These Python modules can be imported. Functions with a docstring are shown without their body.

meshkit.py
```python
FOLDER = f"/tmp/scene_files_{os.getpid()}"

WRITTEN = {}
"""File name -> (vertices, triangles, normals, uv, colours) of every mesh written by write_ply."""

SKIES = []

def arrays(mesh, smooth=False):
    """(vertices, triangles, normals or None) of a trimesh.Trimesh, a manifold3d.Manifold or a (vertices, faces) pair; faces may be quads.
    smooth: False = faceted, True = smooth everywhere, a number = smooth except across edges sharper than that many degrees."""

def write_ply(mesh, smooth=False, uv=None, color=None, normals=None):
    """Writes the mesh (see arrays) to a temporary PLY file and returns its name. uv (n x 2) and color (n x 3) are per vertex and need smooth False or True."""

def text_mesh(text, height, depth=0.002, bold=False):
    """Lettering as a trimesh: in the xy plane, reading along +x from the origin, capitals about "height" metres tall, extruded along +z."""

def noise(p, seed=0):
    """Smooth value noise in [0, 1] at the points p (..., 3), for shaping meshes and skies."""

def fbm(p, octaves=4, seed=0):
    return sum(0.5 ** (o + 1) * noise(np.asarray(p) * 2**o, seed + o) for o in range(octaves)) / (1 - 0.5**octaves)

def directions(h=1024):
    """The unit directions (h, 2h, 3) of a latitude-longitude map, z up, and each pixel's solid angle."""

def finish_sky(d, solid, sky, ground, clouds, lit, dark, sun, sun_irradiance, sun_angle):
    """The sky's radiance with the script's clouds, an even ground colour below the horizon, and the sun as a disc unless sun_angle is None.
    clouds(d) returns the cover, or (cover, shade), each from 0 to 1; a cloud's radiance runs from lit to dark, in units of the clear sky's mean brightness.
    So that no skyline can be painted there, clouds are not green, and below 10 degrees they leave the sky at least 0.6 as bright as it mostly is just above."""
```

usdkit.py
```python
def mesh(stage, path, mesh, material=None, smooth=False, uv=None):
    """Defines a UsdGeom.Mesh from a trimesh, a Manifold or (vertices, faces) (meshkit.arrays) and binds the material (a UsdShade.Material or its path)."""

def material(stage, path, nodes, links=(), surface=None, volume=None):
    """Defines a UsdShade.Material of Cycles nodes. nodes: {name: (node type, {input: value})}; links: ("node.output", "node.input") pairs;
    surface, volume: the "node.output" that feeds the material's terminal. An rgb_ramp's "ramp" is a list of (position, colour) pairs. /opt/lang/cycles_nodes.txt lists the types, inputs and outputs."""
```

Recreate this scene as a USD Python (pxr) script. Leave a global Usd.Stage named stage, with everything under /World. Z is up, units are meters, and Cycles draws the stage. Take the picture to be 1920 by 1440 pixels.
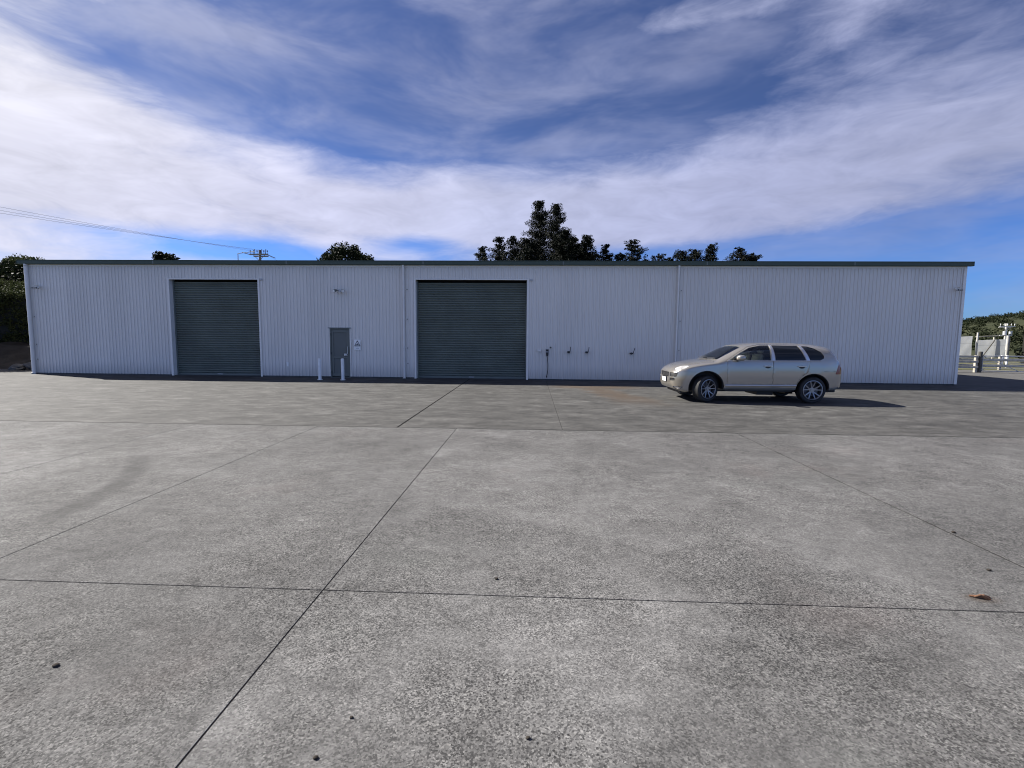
import math, random
import numpy as np, trimesh, manifold3d, shapely
from shapely.geometry import Polygon
from scipy.interpolate import PchipInterpolator
from pxr import Usd, UsdGeom, UsdLux, UsdShade, Gf, Sdf, Vt
import usdkit, meshkit

stage = Usd.Stage.CreateInMemory()
UsdGeom.SetStageUpAxis(stage, 'Z')
UsdGeom.Xform.Define(stage, '/World')
UsdGeom.Scope.Define(stage, '/World/Looks')

# ------------------------------------------------------------------ camera
CH = 1.72
F_PX, PITCH, YAW, ROLL = 928.06, 0.09391, 0.03875 + 0.0057, 0.00881
cy_, sy_, cp_, sp_ = math.cos(YAW), math.sin(YAW), math.cos(PITCH), math.sin(PITCH)
FW = np.array([-sy_ * cp_, cy_ * cp_, -sp_])
R0 = np.array([cy_, sy_, 0.0]); U0 = np.cross(R0, FW)
RT = math.cos(ROLL) * R0 + math.sin(ROLL) * U0
UP = -math.sin(ROLL) * R0 + math.cos(ROLL) * U0
cam = UsdGeom.Camera.Define(stage, '/World/camera')
cam.CreateHorizontalApertureAttr(36.0); cam.CreateVerticalApertureAttr(27.0)
cam.CreateFocalLengthAttr(36.0 * F_PX / 1920)
cam.CreateClippingRangeAttr((0.1, 5000.0))
cam.CreateExposureAttr(1.27)
M = Gf.Matrix4d(*RT, 0, *UP, 0, *(-FW), 0, 0, 0, CH, 1)
cam.AddTransformOp().Set(M)

def ray(px, py):
    return FW + RT * (px - 960) / F_PX - UP * (py - 720) / F_PX
def at(px, py, Y):
    "the real-world point at depth Y that stands on this line of sight"
    d = ray(px, py); return np.array([0, 0, CH]) + d * (Y / d[1])
def on_ground(px, py, z=0.0):
    d = ray(px, py); return np.array([0, 0, CH]) + d * ((z - CH) / d[2])

# ------------------------------------------------------------------ sun and sky
SUN = np.array([-1.15, 0.46, 1.0]); SUN /= np.linalg.norm(SUN)
sun = UsdLux.DistantLight.Define(stage, '/World/sun')
sun.CreateIntensityAttr(1.25); sun.CreateAngleAttr(0.5); sun.CreateNormalizeAttr(True)
sun.CreateColorAttr(Gf.Vec3f(1.0, 0.955, 0.89))
zz = SUN; xx = np.cross([0, 0, 1.0], zz); xx /= np.linalg.norm(xx); yy = np.cross(zz, xx)
sun.AddTransformOp().Set(Gf.Matrix4d(*xx, 0, *yy, 0, *zz, 0, 0, 0, 0, 1))
ELEV, ROT = math.asin(SUN[2]), math.atan2(SUN[0], SUN[1])

class Ref(str): pass
class G:
    "a small builder of node graphs"
    def __init__(s): s.nodes, s.links, s.k = {}, [], 0
    def n(s, kind, out, **inp):
        s.k += 1; name = f'n{s.k}'; vals = {}
        for k, v in inp.items():
            if isinstance(v, Ref): s.links.append((str(v), f'{name}.{k}'))
            else: vals[k] = v
        s.nodes[name] = (kind, vals)
        return Ref(f'{name}.{out}')
    def m(s, op, a, b=0.0, c=0.0, clamp=False): return s.n('math', 'value', math_type=op, value1=a, value2=b, value3=c, use_clamp=clamp)
    def add(s, a, b): return s.m('add', a, b)
    def sub(s, a, b): return s.m('subtract', a, b)
    def mul(s, a, b): return s.m('multiply', a, b)
    def rng(s, v, a, b, c=0.0, d=1.0, t='smoothstep'): return s.n('map_range', 'result', range_type=t, value=v, from_min=a, from_max=b, to_min=c, to_max=d, clamp=True)
    def noise(s, vec, scale, detail=2.0, rough=0.5, dist=0.0, out='fac'): return s.n('noise_texture', out, vector=vec, scale=scale, detail=detail, roughness=rough, distortion=dist)
    def mix(s, f, a, b, t='mix'): return s.n('mix_color', 'result', blend_type=t, fac=f, a=a, b=b)
    def scale(s, vec, sc, loc=(0, 0, 0), rot=(0, 0, 0)): return s.n('mapping', 'vector', vector=vec, scale=sc, location=loc, rotation=rot)
    def pos(s): return s.n('geometry', 'position')
    def xyz(s, v):
        s.k += 1; name = f'n{s.k}'; s.nodes[name] = ('separate_xyz', {}); s.links.append((str(v), f'{name}.vector'))
        return Ref(name + '.x'), Ref(name + '.y'), Ref(name + '.z')
    def vec(s, x, y, z): return s.n('combine_xyz', 'vector', x=x, y=y, z=z)
    def ramp(s, f, stops): return s.n('rgb_ramp', 'color', fac=f, ramp=stops)
    def bump(s, h, strength=0.3, dist=0.01, **k): return s.n('bump', 'normal', height=h, strength=strength, distance=dist, **k)
    def done(s, name, surface): return usdkit.material(stage, '/World/Looks/' + name, s.nodes, s.links, surface=str(surface))

SKY_STRENGTH = 0.06
def sky_material():
    g = G()
    d = g.n('texture_coordinate', 'generated')
    x, y, z = g.xyz(d)
    blue = g.n('sky_texture', 'color', sky_type='single_scattering', sun_disc=False, sun_elevation=ELEV, sun_rotation=ROT, altitude=100.0, air_density=1.0, aerosol_density=0.6, ozone_density=2.5)
    el = g.m('arcsine', g.m('minimum', g.m('maximum', z, -1.0), 1.0))           # radians
    blue = g.mix(1.0, blue, g.mix(g.rng(el, 0.04, 0.42), SKY_TINT_LOW, SKY_TINT), 'multiply')
    h = g.m('maximum', g.m('sqrt', g.add(g.mul(x, x), g.mul(y, y))), 1e-3)
    hx, hy = g.m('divide', x, h), g.m('divide', y, h)
    az = g.m('arctan2', x, y)                                                    # 0 along +y, + to the right
    # long wisps, stretched round the horizon and lifted towards the left
    v = g.vec(g.mul(hx, 2.0), g.mul(hy, 2.0), g.mul(el, 7.6))
    wob = g.noise(v, 1.3, 3.0, 0.5, out='color')
    v2 = g.n('mix_vector', 'result', fac=0.22, a=v, b=wob)
    n1 = g.noise(v2, 1.35, 7.0, 0.58, 0.25)
    n2 = g.noise(g.scale(v2, (2.6, 2.6, 2.0), (3.1, 1.7, 0.4), (0.0, 0.5, 0.25)), 2.4, 8.0, 0.62, 0.5)
    n3 = g.noise(g.scale(v, (1, 1, 1), (7.3, 2.2, 5.1)), 0.9, 4.0, 0.5, 0.2)
    base = g.add(g.add(g.mul(n1, 0.85), g.mul(n2, 0.22)), g.mul(n3, 0.53))        # about 0.8 on average
    cov = g.sub(base, 0.785)
    bright = None
    for (a0, e0, sa, se, amp) in CLOUD_BANKS:
        da = g.m('divide', g.sub(az, math.radians(a0)), math.radians(sa))
        de = g.m('divide', g.sub(el, math.radians(e0)), math.radians(se))
        q = g.m('exponent', g.mul(g.add(g.mul(da, da), g.mul(de, de)), -1.0))
        cov = g.add(cov, g.mul(q, amp))
    cover = g.rng(cov, -0.12, 0.34, 0.0, 0.97)
    # thin veil that whitens the blue everywhere a little
    veil = g.rng(g.noise(g.scale(v, (1.6, 1.6, 1.4), (1.0, 4.0, 2.0)), 1.1, 6.0, 0.55, 0.4), 0.34, 0.74, 0.05, 0.42)
    cover = g.m('maximum', cover, veil)
    sd = g.add(g.add(g.mul(x, float(SUN[0])), g.mul(y, float(SUN[1]))), g.mul(z, float(SUN[2])))
    glow = g.rng(sd, -0.25, 0.95, 0.0, 1.0, 'linear')
    col = g.ramp(glow, CLOUD_RAMP)
    tex = g.rng(g.add(g.mul(n2, 0.6), g.mul(n1, 0.5)), 0.32, 0.72, 0.74, 1.10, 'linear')
    col = g.mix(1.0, col, g.n('combine_color', 'color', r=tex, g=tex, b=tex), 'multiply')
    low = g.rng(el, -0.02, 0.03, 0.0, 1.0)
    sky = g.n('mix_color', 'result', blend_type='mix', fac=g.mul(cover, low), a=blue, b=col, use_clamp=False)
    return g.done('sky_look', g.n('background_shader', 'background', color=sky, strength=SKY_STRENGTH))
# each bank: azimuth, elevation (degrees), spread, weight
CLOUD_BANKS = [(-50, 14, 22, 9, 0.42), (-14, 13, 22, 4.5, 0.34), (12, 12.5, 22, 4.2, 0.30), (42, 16, 16, 6.5, 0.24), (-44, 28, 9, 3.5, 0.20),
               (-22, 24, 15, 6.5, -0.36), (4, 24.5, 22, 5, -0.34), (-4, 34, 22, 7, -0.20), (34, 30, 14, 7, 0.06), (-41, 32, 8, 2.2, 0.22), (44, 5.6, 21, 4.0, -0.62), (-12.5, 10.2, 6, 1.3, -0.42), (-30, 8.4, 10, 1.3, -0.40), (18, 7.6, 15, 2.3, -0.50), (14, 29.5, 12, 2.2, 0.14)]
CLOUD_RAMP = [(0.0, (2.7, 2.95, 4.3)), (0.35, (3.15, 3.4, 5.0)), (0.6, (3.95, 4.2, 5.8)), (0.8, (4.9, 5.0, 6.4)), (0.92, (5.7, 5.7, 6.6)), (1.0, (6.6, 6.5, 6.9))]
SKY_TINT = (0.245, 0.325, 0.545)
SKY_TINT_LOW = (0.24, 0.48, 1.0)
dome = UsdLux.DomeLight.Define(stage, '/World/sky')
UsdShade.MaterialBindingAPI.Apply(dome.GetPrim()).Bind(sky_material())
dome.GetPrim().SetCustomDataByKey('kind', 'structure')

# ------------------------------------------------------------------ helpers
def tag(prim, label=None, category=None, group=None, kind=None):
    p = prim.GetPrim() if hasattr(prim, 'GetPrim') else prim
    for k, v in (('label', label), ('category', category), ('group', group), ('kind', kind)):
        if v: p.SetCustomDataByKey(k, v)
    return p
used = {}
def path_for(name, parent=None):
    base = (str(parent.GetPath()) if parent is not None else '/World') + '/' + name
    k = used.get(base, 0); used[base] = k + 1
    return base if k == 0 else f'{base}_{k:03d}'
def empty(name, loc=(0, 0, 0), rz=0.0, parent=None, scale=None):
    x = UsdGeom.Xform.Define(stage, path_for(name, parent))
    x.AddTranslateOp().Set(Gf.Vec3d(*map(float, loc)))
    if rz: x.AddRotateZOp().Set(math.degrees(rz))
    if scale: x.AddScaleOp().Set(Gf.Vec3f(scale, scale, scale))
    return x.GetPrim()
def obj(name, m, mat, parent=None, smooth=False):
    return usdkit.mesh(stage, path_for(name, parent), m, mat, smooth).GetPrim()
def copy_of(src, loc, rz, name):
    x = UsdGeom.Xform.Define(stage, path_for(name)).GetPrim()
    x.GetReferences().AddInternalReference(src.GetPath()); x.SetInstanceable(True)
    xf = UsdGeom.Xformable(x); xf.ClearXformOpOrder()
    xf.AddTranslateOp().Set(Gf.Vec3d(*map(float, loc)))
    return x
def box(x0, x1, y0, y1, z0, z1):
    m = trimesh.creation.box([x1 - x0, y1 - y0, z1 - z0]); m.apply_translation([(x0 + x1) / 2, (y0 + y1) / 2, (z0 + z1) / 2]); return m
def cbox(x0, x1, y0, y1, z0, z1, c=0.004):
    "a box with small chamfers"
    pts = []
    for ix, x in ((1, x0), (-1, x1)):
        for iy, y in ((1, y0), (-1, y1)):
            for iz, z in ((1, z0), (-1, z1)):
                pts += [(x + ix * c, y + iy * c, z), (x + ix * c, y, z + iz * c), (x, y + iy * c, z + iz * c)]
    return trimesh.convex.convex_hull(np.array(pts))
def cyl(a, b, r, n=12, r2=None):
    a, b = np.asarray(a, float), np.asarray(b, float); d = b - a; L = np.linalg.norm(d); d = d / L
    t = np.cross(d, [0, 0, 1.0] if abs(d[2]) < 0.9 else [1.0, 0, 0]); t /= np.linalg.norm(t); s = np.cross(d, t)
    ang = np.arange(n) * 2 * np.pi / n; ring = np.cos(ang)[:, None] * t + np.sin(ang)[:, None] * s
    r2 = r if r2 is None else r2
    v = np.vstack([a + ring * r, b + ring * r2, [a], [b]]); f = []
    for i in range(n):
        j = (i + 1) % n; f += [(i, j, n + j), (i, n + j, n + i), (j, i, 2 * n), (n + i, n + j, 2 * n + 1)]
    m = trimesh.Trimesh(v, f, process=False); m.fix_normals(); return m
def tube(pts, r, n=8):
    pts = np.asarray(pts, float); return cat(*[cyl(pts[i], pts[i + 1], r, n) for i in range(len(pts) - 1)])
def cat(*ms): return trimesh.util.concatenate([m for m in ms])
def prism_y(poly, y0, y1):
    "polygon in (x, z) pushed along y"
    m = trimesh.creation.extrude_polygon(Polygon(poly) if not hasattr(poly, 'area') else poly, y1 - y0, engine='earcut')
    v = m.vertices.copy(); m.vertices = np.stack([v[:, 0], y1 - v[:, 2], v[:, 1]], 1)
    return m
def prism_x(poly, x0, x1):
    "polygon in (y, z) pushed along x"
    m = trimesh.creation.extrude_polygon(Polygon(poly), x1 - x0, engine='earcut')
    v = m.vertices.copy(); m.vertices = np.stack([v[:, 2] + x0, v[:, 0], v[:, 1]], 1)
    return m
def revolve_y(profile, n=40):
    "profile of (radius, y) turned about the y axis"
    p = np.asarray(profile, float); a = np.arange(n) * 2 * np.pi / n
    v = np.stack([p[None, :, 0] * np.cos(a)[:, None], np.broadcast_to(p[None, :, 1], (n, len(p))), p[None, :, 0] * np.sin(a)[:, None]], -1).reshape(-1, 3)
    k, f = len(p), []
    for i in range(n):
        for j in range(k - 1):
            A, B = i * k + j, ((i + 1) % n) * k + j
            f += [(A, A + 1, B + 1), (A, B + 1, B)]
    m = trimesh.Trimesh(v, f, process=True); m.fix_normals(); return m

# ------------------------------------------------------------------ materials
def plain(name, col, rough=0.5, metal=0.0, spec=0.5, var=0.0, vscale=3.0, coat=0.0, bump=0.0, bscale=200.0):
    g = G(); c = col
    if var:
        f = g.noise(g.pos(), vscale, 5.0, 0.6)
        c = g.ramp(f, [(0.3, tuple(x * (1 - var) for x in col)), (0.7, tuple(min(1, x * (1 + var)) for x in col))])
    kw = {}
    if bump: kw['normal'] = g.bump(g.noise(g.pos(), bscale, 3.0), bump, 0.002)
    return g.done(name, g.n('principled_bsdf', 'BSDF', base_color=c, roughness=rough, metallic=metal, specular_ior_level=spec, coat_weight=coat, coat_roughness=0.04, **kw))

def cladding_look(name, col):
    g = G(); p = g.pos(); x, y, z = g.xyz(p)
    streak = g.noise(g.scale(p, (6.0, 6.0, 0.35)), 1.0, 5.0, 0.6)
    blot = g.noise(p, 0.35, 4.0, 0.55)
    rnd = g.n('object_info', 'random')
    f = g.add(g.add(g.mul(streak, 0.5), g.mul(blot, 0.5)), g.mul(g.sub(rnd, 0.5), 0.28))
    c = g.ramp(f, [(0.3, tuple(v * 0.93 for v in col)), (0.75, tuple(v * 1.05 for v in col))])
    dirt = g.mul(g.rng(g.add(z, g.mul(streak, -0.5)), -0.25, 0.40, 0.42, 0.0), 1.0)
    c = g.mix(dirt, c, (0.30, 0.29, 0.27))
    return g.done(name, g.n('principled_bsdf', 'BSDF', base_color=c, roughness=g.add(0.36, g.mul(streak, 0.15)), specular_ior_level=0.4))
WALL_COL = (0.66, 0.632, 0.585)
L_WALL = cladding_look('white_cladding', WALL_COL)
L_TRIM = plain('white_flashing', (0.66, 0.635, 0.59), 0.4, var=0.05)
L_CURTAIN = plain('grey_green_roller_steel', (0.132, 0.150, 0.126), 0.5, var=0.16, vscale=1.1)
L_DARK_STEEL = plain('grey_green_steel_trim', (0.11, 0.125, 0.112), 0.4, var=0.06)
L_GUTTER = plain('grey_green_gutter', (0.055, 0.075, 0.060), 0.6, spec=0.25, var=0.08)
L_DOOR = plain('charcoal_door', (0.10, 0.108, 0.10), 0.4, var=0.05)
L_DOOR_FRAME = plain('charcoal_door_frame', (0.115, 0.125, 0.112), 0.38)
L_STEEL = plain('bare_steel', (0.55, 0.55, 0.56), 0.35, 0.9)
L_BLACK = plain('black_rubber', (0.012, 0.012, 0.013), 0.6)
L_BLACKP = plain('black_plastic', (0.018, 0.018, 0.02), 0.45)
L_WHITE = plain('white_paint', (0.74, 0.74, 0.72), 0.4, var=0.05, vscale=6.0)
L_BOLLARD = plain('white_bollard_paint', (0.72, 0.73, 0.72), 0.45, var=0.08, vscale=9.0)
L_FOOT = plain('dark_footing', (0.06, 0.06, 0.06), 0.9, var=0.3)
L_INSIDE = plain('dark_interior', (0.03, 0.03, 0.03), 0.9)
L_GREYBOX = plain('grey_plastic', (0.42, 0.43, 0.44), 0.5)
L_WOOD = plain('weathered_timber', (0.36, 0.33, 0.27), 0.85, var=0.3, vscale=5.0)
L_WOOD_DARK = plain('dark_timber', (0.07, 0.065, 0.055), 0.9, var=0.3, vscale=6.0)
L_POLE = plain('grey_pole', (0.20, 0.19, 0.17), 0.85, var=0.15, vscale=3.0)
L_POLE_PALE = plain('pale_concrete_pole', (0.42, 0.41, 0.38), 0.85, var=0.12)
L_GALV = plain('galvanised_steel', (0.42, 0.43, 0.44), 0.45, 0.5)
def cloth_look():
    g = G(); c = g.ramp(g.noise(g.pos(), 0.8, 5.0), [(0.3, (0.50, 0.51, 0.51)), (0.7, (0.62, 0.63, 0.62))])
    return g.done('white_windbreak_cloth', g.n('mix_closure', 'closure', fac=0.5, closure1=g.n('diffuse_bsdf', 'BSDF', color=c), closure2=g.n('translucent_bsdf', 'BSDF', color=c)))
L_CLOTH = cloth_look()
L_ROCK = plain('grey_rock', (0.085, 0.08, 0.073), 0.95, var=0.35, vscale=4.0)
L_SHADE = plain('hedge_shade_black', (0.010, 0.010, 0.007), 0.95)  # near-black colour that paints in the shade deep inside the hedges
L_BARK = plain('bark', (0.06, 0.048, 0.036), 0.95, var=0.3, vscale=5.0)

def concrete_near():
    g = G(); p = g.pos(); x, y, z = g.xyz(p)
    patch = g.noise(p, 0.55, 5.0, 0.6, 0.3)
    patch2 = g.noise(g.scale(p, (1, 1, 1), (5, 9, 0)), 1.7, 6.0, 0.62, 0.5)
    tone = g.add(g.mul(patch, 0.6), g.mul(patch2, 0.4))
    mortar = g.ramp(tone, [(0.32, (0.20, 0.195, 0.188)), (0.48, (0.29, 0.285, 0.277)), (0.66, (0.38, 0.375, 0.365))])
    # exposed aggregate: stones of several sizes, pale grit and dark chips
    st = g.n('voronoi_texture', 'color', vector=p, scale=125.0, randomness=1.0)
    r, gg, b = g.xyz(st)
    stone = g.ramp(r, [(0.0, (0.03, 0.03, 0.03)), (0.22, (0.07, 0.069, 0.068)), (0.40, (0.27, 0.265, 0.257)), (0.75, (0.38, 0.375, 0.365)), (1.0, (0.62, 0.61, 0.59))])
    expo = g.rng(g.noise(p, 0.9, 4.0, 0.6, 0.4), 0.32, 0.62, 0.45, 0.95)
    c = g.mix(expo, mortar, g.mix(0.55, stone, g.mix(1.0, stone, g.mix(0.0, mortar, mortar), 'overlay')))
    c = g.mix(0.15, c, mortar)
    chip = g.n('voronoi_texture', 'color', vector=p, scale=45.0, randomness=1.0)
    cr, cg_, cb = g.xyz(chip)
    dchip = g.n('voronoi_texture', 'distance', vector=p, scale=45.0, randomness=1.0)
    pit = g.mul(g.rng(cr, 0.60, 0.62), g.rng(dchip, 0.16, 0.42, 1.0, 0.0))
    pit = g.mul(pit, g.rng(g.noise(p, 0.8, 3.0, 0.5), 0.40, 0.62, 0.05, 0.9))
    c = g.mix(pit, c, (0.035, 0.034, 0.033))
    # scattered coin-sized stains
    sp = g.n('voronoi_texture', 'color', vector=p, scale=1.9, randomness=1.0)
    sr, sg2, sb = g.xyz(sp)
    spd = g.n('voronoi_texture', 'distance', vector=p, scale=1.9, randomness=1.0)
    c = g.mix(g.mul(g.rng(sr, 0.55, 0.6), g.rng(spd, 0.012, 0.035, 0.8, 0.0)), c, (0.06, 0.057, 0.052))
    # faint rust and damp tones
    pink = g.rng(g.noise(g.scale(p, (1, 1, 1), (2, 3, 8)), 0.7, 4.0, 0.6), 0.58, 0.75, 0.0, 0.16)
    c = g.mix(pink, c, (0.34, 0.27, 0.25))
    green = g.rng(g.noise(g.scale(p, (1, 1, 1), (12, 1, 4)), 0.5, 4.0, 0.6), 0.58, 0.75, 0.0, 0.16)
    c = g.mix(green, c, (0.24, 0.27, 0.235))
    # an old tyre scrub that swings across the left slabs
    cx, cy0, rad = ARC
    dx, dy = g.sub(x, cx), g.sub(y, cy0)
    dist = g.m('absolute', g.sub(g.m('sqrt', g.add(g.mul(dx, dx), g.mul(dy, dy))), rad))
    band = g.rng(g.add(dist, g.mul(g.sub(patch2, 0.5), 0.15)), 0.06, 0.20, 1.0, 0.0)
    band = g.mul(band, g.mul(g.rng(y, 3.6, 4.6), g.rng(y, 6.2, 7.2, 1.0, 0.0)))
    band = g.mul(band, g.rng(x, -4.0, -3.2, 1.0, 0.0))
    c = g.mix(g.mul(band, 0.62), c, (0.10, 0.098, 0.095))
    damp = g.rng(g.m('sqrt', g.add(g.m('power', g.sub(x, -3.4), 2.0), g.mul(g.m('power', g.sub(y, 3.5), 2.0), 2.0))), 0.3, 1.1, 0.30, 0.0)
    c = g.mix(damp, c, (0.13, 0.128, 0.13))
    # rust patch beside the fallen bark
    rd = g.m('sqrt', g.add(g.m('power', g.sub(x, LEAF[0]), 2.0), g.mul(g.m('power', g.sub(y, LEAF[1]), 2.0), 4.0)))
    c = g.mix(g.rng(g.add(rd, g.mul(patch2, 0.1)), 0.05, 0.22, 0.5, 0.0), c, (0.20, 0.13, 0.08))
    rk = g.rng(g.n('object_info', 'random'), 0.0, 1.0, 0.93, 1.05, 'linear')
    blot = g.rng(g.noise(g.scale(p, (1, 1, 1), (4, 4, 1)), 0.33, 5.0, 0.6, 0.6), 0.38, 0.66, 0.80, 1.10)
    mid = g.rng(g.noise(g.scale(p, (1.0, 1.25, 1), (9, 2, 7)), 5.5, 9.0, 0.72, 0.7), 0.34, 0.66, 0.74, 1.24, 'linear')
    fleck = g.rng(g.noise(p, 34.0, 5.0, 0.7), 0.33, 0.62, 0.86, 1.10, 'linear')
    k = g.mul(g.mul(g.mul(g.mul(rk, blot), mid), fleck), 0.43)
    c = g.mix(1.0, c, g.n('combine_color', 'color', r=k, g=k, b=g.mul(k, 1.01)), 'multiply')
    hgt = g.add(g.mul(r, 0.6), g.mul(g.noise(p, 300.0, 2.0), 0.4))
    nrm = g.bump(g.sub(hgt, g.mul(pit, 1.2)), 0.55, 0.004)
    return g.done('exposed_aggregate_concrete', g.n('principled_bsdf', 'BSDF', base_color=c, roughness=0.88, specular_ior_level=0.25, normal=nrm))
def concrete_far():
    g = G(); p = g.pos(); x, y, z = g.xyz(p)
    sp = g.scale(p, (0.75, 1.5, 1.0), (0, 0, 0), (0, 0, 0.12))
    st = g.noise(sp, 1.5, 8.0, 0.65, 0.6)
    big = g.noise(p, 0.22, 4.0, 0.55, 0.4)
    fine = g.noise(g.scale(p, (0.5, 1.5, 1)), 7.0, 7.0, 0.7, 0.3)
    t = g.add(g.add(g.mul(st, 0.62), g.mul(big, 0.16)), g.mul(fine, 0.22))
    c = g.ramp(t, [(0.38, (0.10, 0.097, 0.093)), (0.48, (0.18, 0.175, 0.166)), (0.55, (0.25, 0.243, 0.232)), (0.64, (0.42, 0.41, 0.395))])
    gr = g.n('voronoi_texture', 'color', vector=p, scale=90.0); r, _, _ = g.xyz(gr)
    c = g.mix(0.22, c, g.ramp(r, [(0, (0.07, 0.07, 0.07)), (1, (0.42, 0.41, 0.39))]))
    # rusty run-off in front of the wall between the second roller door and the parked car
    wob = g.mul(g.sub(g.noise(p, 1.1, 5.0, 0.6), 0.5), 2.4)
    d1 = g.m('absolute', g.sub(g.add(y, g.mul(wob, 0.5)), 17.5))
    s1 = g.mul(g.rng(d1, 0.1, 0.9, 1.0, 0.0), g.mul(g.rng(x, 0.2, 1.5), g.rng(x, 2.6, 4.4, 1.0, 0.0)))
    d2 = g.m('absolute', g.sub(g.add(x, wob), g.add(2.0, g.mul(g.sub(17.2, y), 0.25))))
    s2 = g.mul(g.rng(d2, 0.1, 0.9, 1.0, 0.0), g.mul(g.rng(y, 12.0, 15.0), g.rng(y, 17.0, 17.8, 1.0, 0.0)))
    c = g.mix(g.mul(g.m('maximum', s1, g.mul(s2, 0.75)), 0.55), c, (0.19, 0.125, 0.075))
    # drips of oil
    o = g.n('voronoi_texture', 'distance', vector=g.scale(p, (1, 1, 0)), scale=0.55)
    c = g.mix(g.rng(o, 0.05, 0.16, 0.4, 0.0), c, (0.06, 0.056, 0.052))
    mid = g.rng(g.noise(g.scale(p, (0.8, 1.3, 1), (9, 2, 7), (0, 0, 0.15)), 3.2, 9.0, 0.72, 0.7), 0.34, 0.66, 0.62, 1.38, 'linear')
    k = g.mul(mid, 0.255)
    c = g.mix(1.0, c, g.n('combine_color', 'color', r=k, g=k, b=g.mul(k, 0.985)), 'multiply')
    st2 = g.mul(g.m('maximum', s1, g.mul(s2, 0.8)), g.rng(mid, 0.6, 1.1, 1.0, 0.55))
    c = g.mix(g.mul(st2, 0.6), c, (0.085, 0.055, 0.032))
    nrm = g.bump(g.add(r, fine), 0.3, 0.003)
    return g.done('worn_concrete', g.n('principled_bsdf', 'BSDF', base_color=c, roughness=0.85, specular_ior_level=0.3, normal=nrm))
def circle3(a, b, c):
    A = 2 * np.array([[b[0] - a[0], b[1] - a[1]], [c[0] - a[0], c[1] - a[1]]]); q = np.array([b[0]**2 - a[0]**2 + b[1]**2 - a[1]**2, c[0]**2 - a[0]**2 + c[1]**2 - a[1]**2])
    o = np.linalg.solve(A, q); return float(o[0]), float(o[1]), float(np.hypot(*(o - np.array(a[:2]))))
ARC = circle3((-4.48, 4.1), (-4.62, 4.95), (-5.25, 6.25))
LEAF = (3.03, 3.32)
L_NEAR, L_FAR = concrete_near(), concrete_far()
L_JOINT = plain('joint_dirt', (0.010, 0.0095, 0.009), 0.95, spec=0.1, var=0.5, vscale=5.0)

def ground_look(name, cols, scale=0.8, bump=0.4):
    g = G(); p = g.pos(); f = g.add(g.mul(g.noise(p, scale, 6.0, 0.65, 0.3), 0.6), g.mul(g.noise(p, scale * 12, 5.0, 0.7), 0.4))
    c = g.ramp(f, [(0.3, cols[0]), (0.5, cols[1]), (0.7, cols[2])])
    return g.done(name, g.n('principled_bsdf', 'BSDF', base_color=c, roughness=0.95, specular_ior_level=0.2, normal=g.bump(f, bump, 0.05)))
L_EARTH = ground_look('earth_and_grass', [(0.05, 0.055, 0.028), (0.085, 0.085, 0.045), (0.13, 0.115, 0.07)])
L_GRAVEL = ground_look('grey_gravel', [(0.06, 0.058, 0.056), (0.085, 0.083, 0.079), (0.115, 0.112, 0.107)], 1.2)
L_BANK = ground_look('brown_bank', [(0.018, 0.015, 0.012), (0.036, 0.031, 0.024), (0.065, 0.056, 0.045)], 1.6)
L_HILL = ground_look('hill_pasture', [(0.016, 0.021, 0.009), (0.028, 0.032, 0.013), (0.05, 0.05, 0.022)], 0.05)

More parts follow.
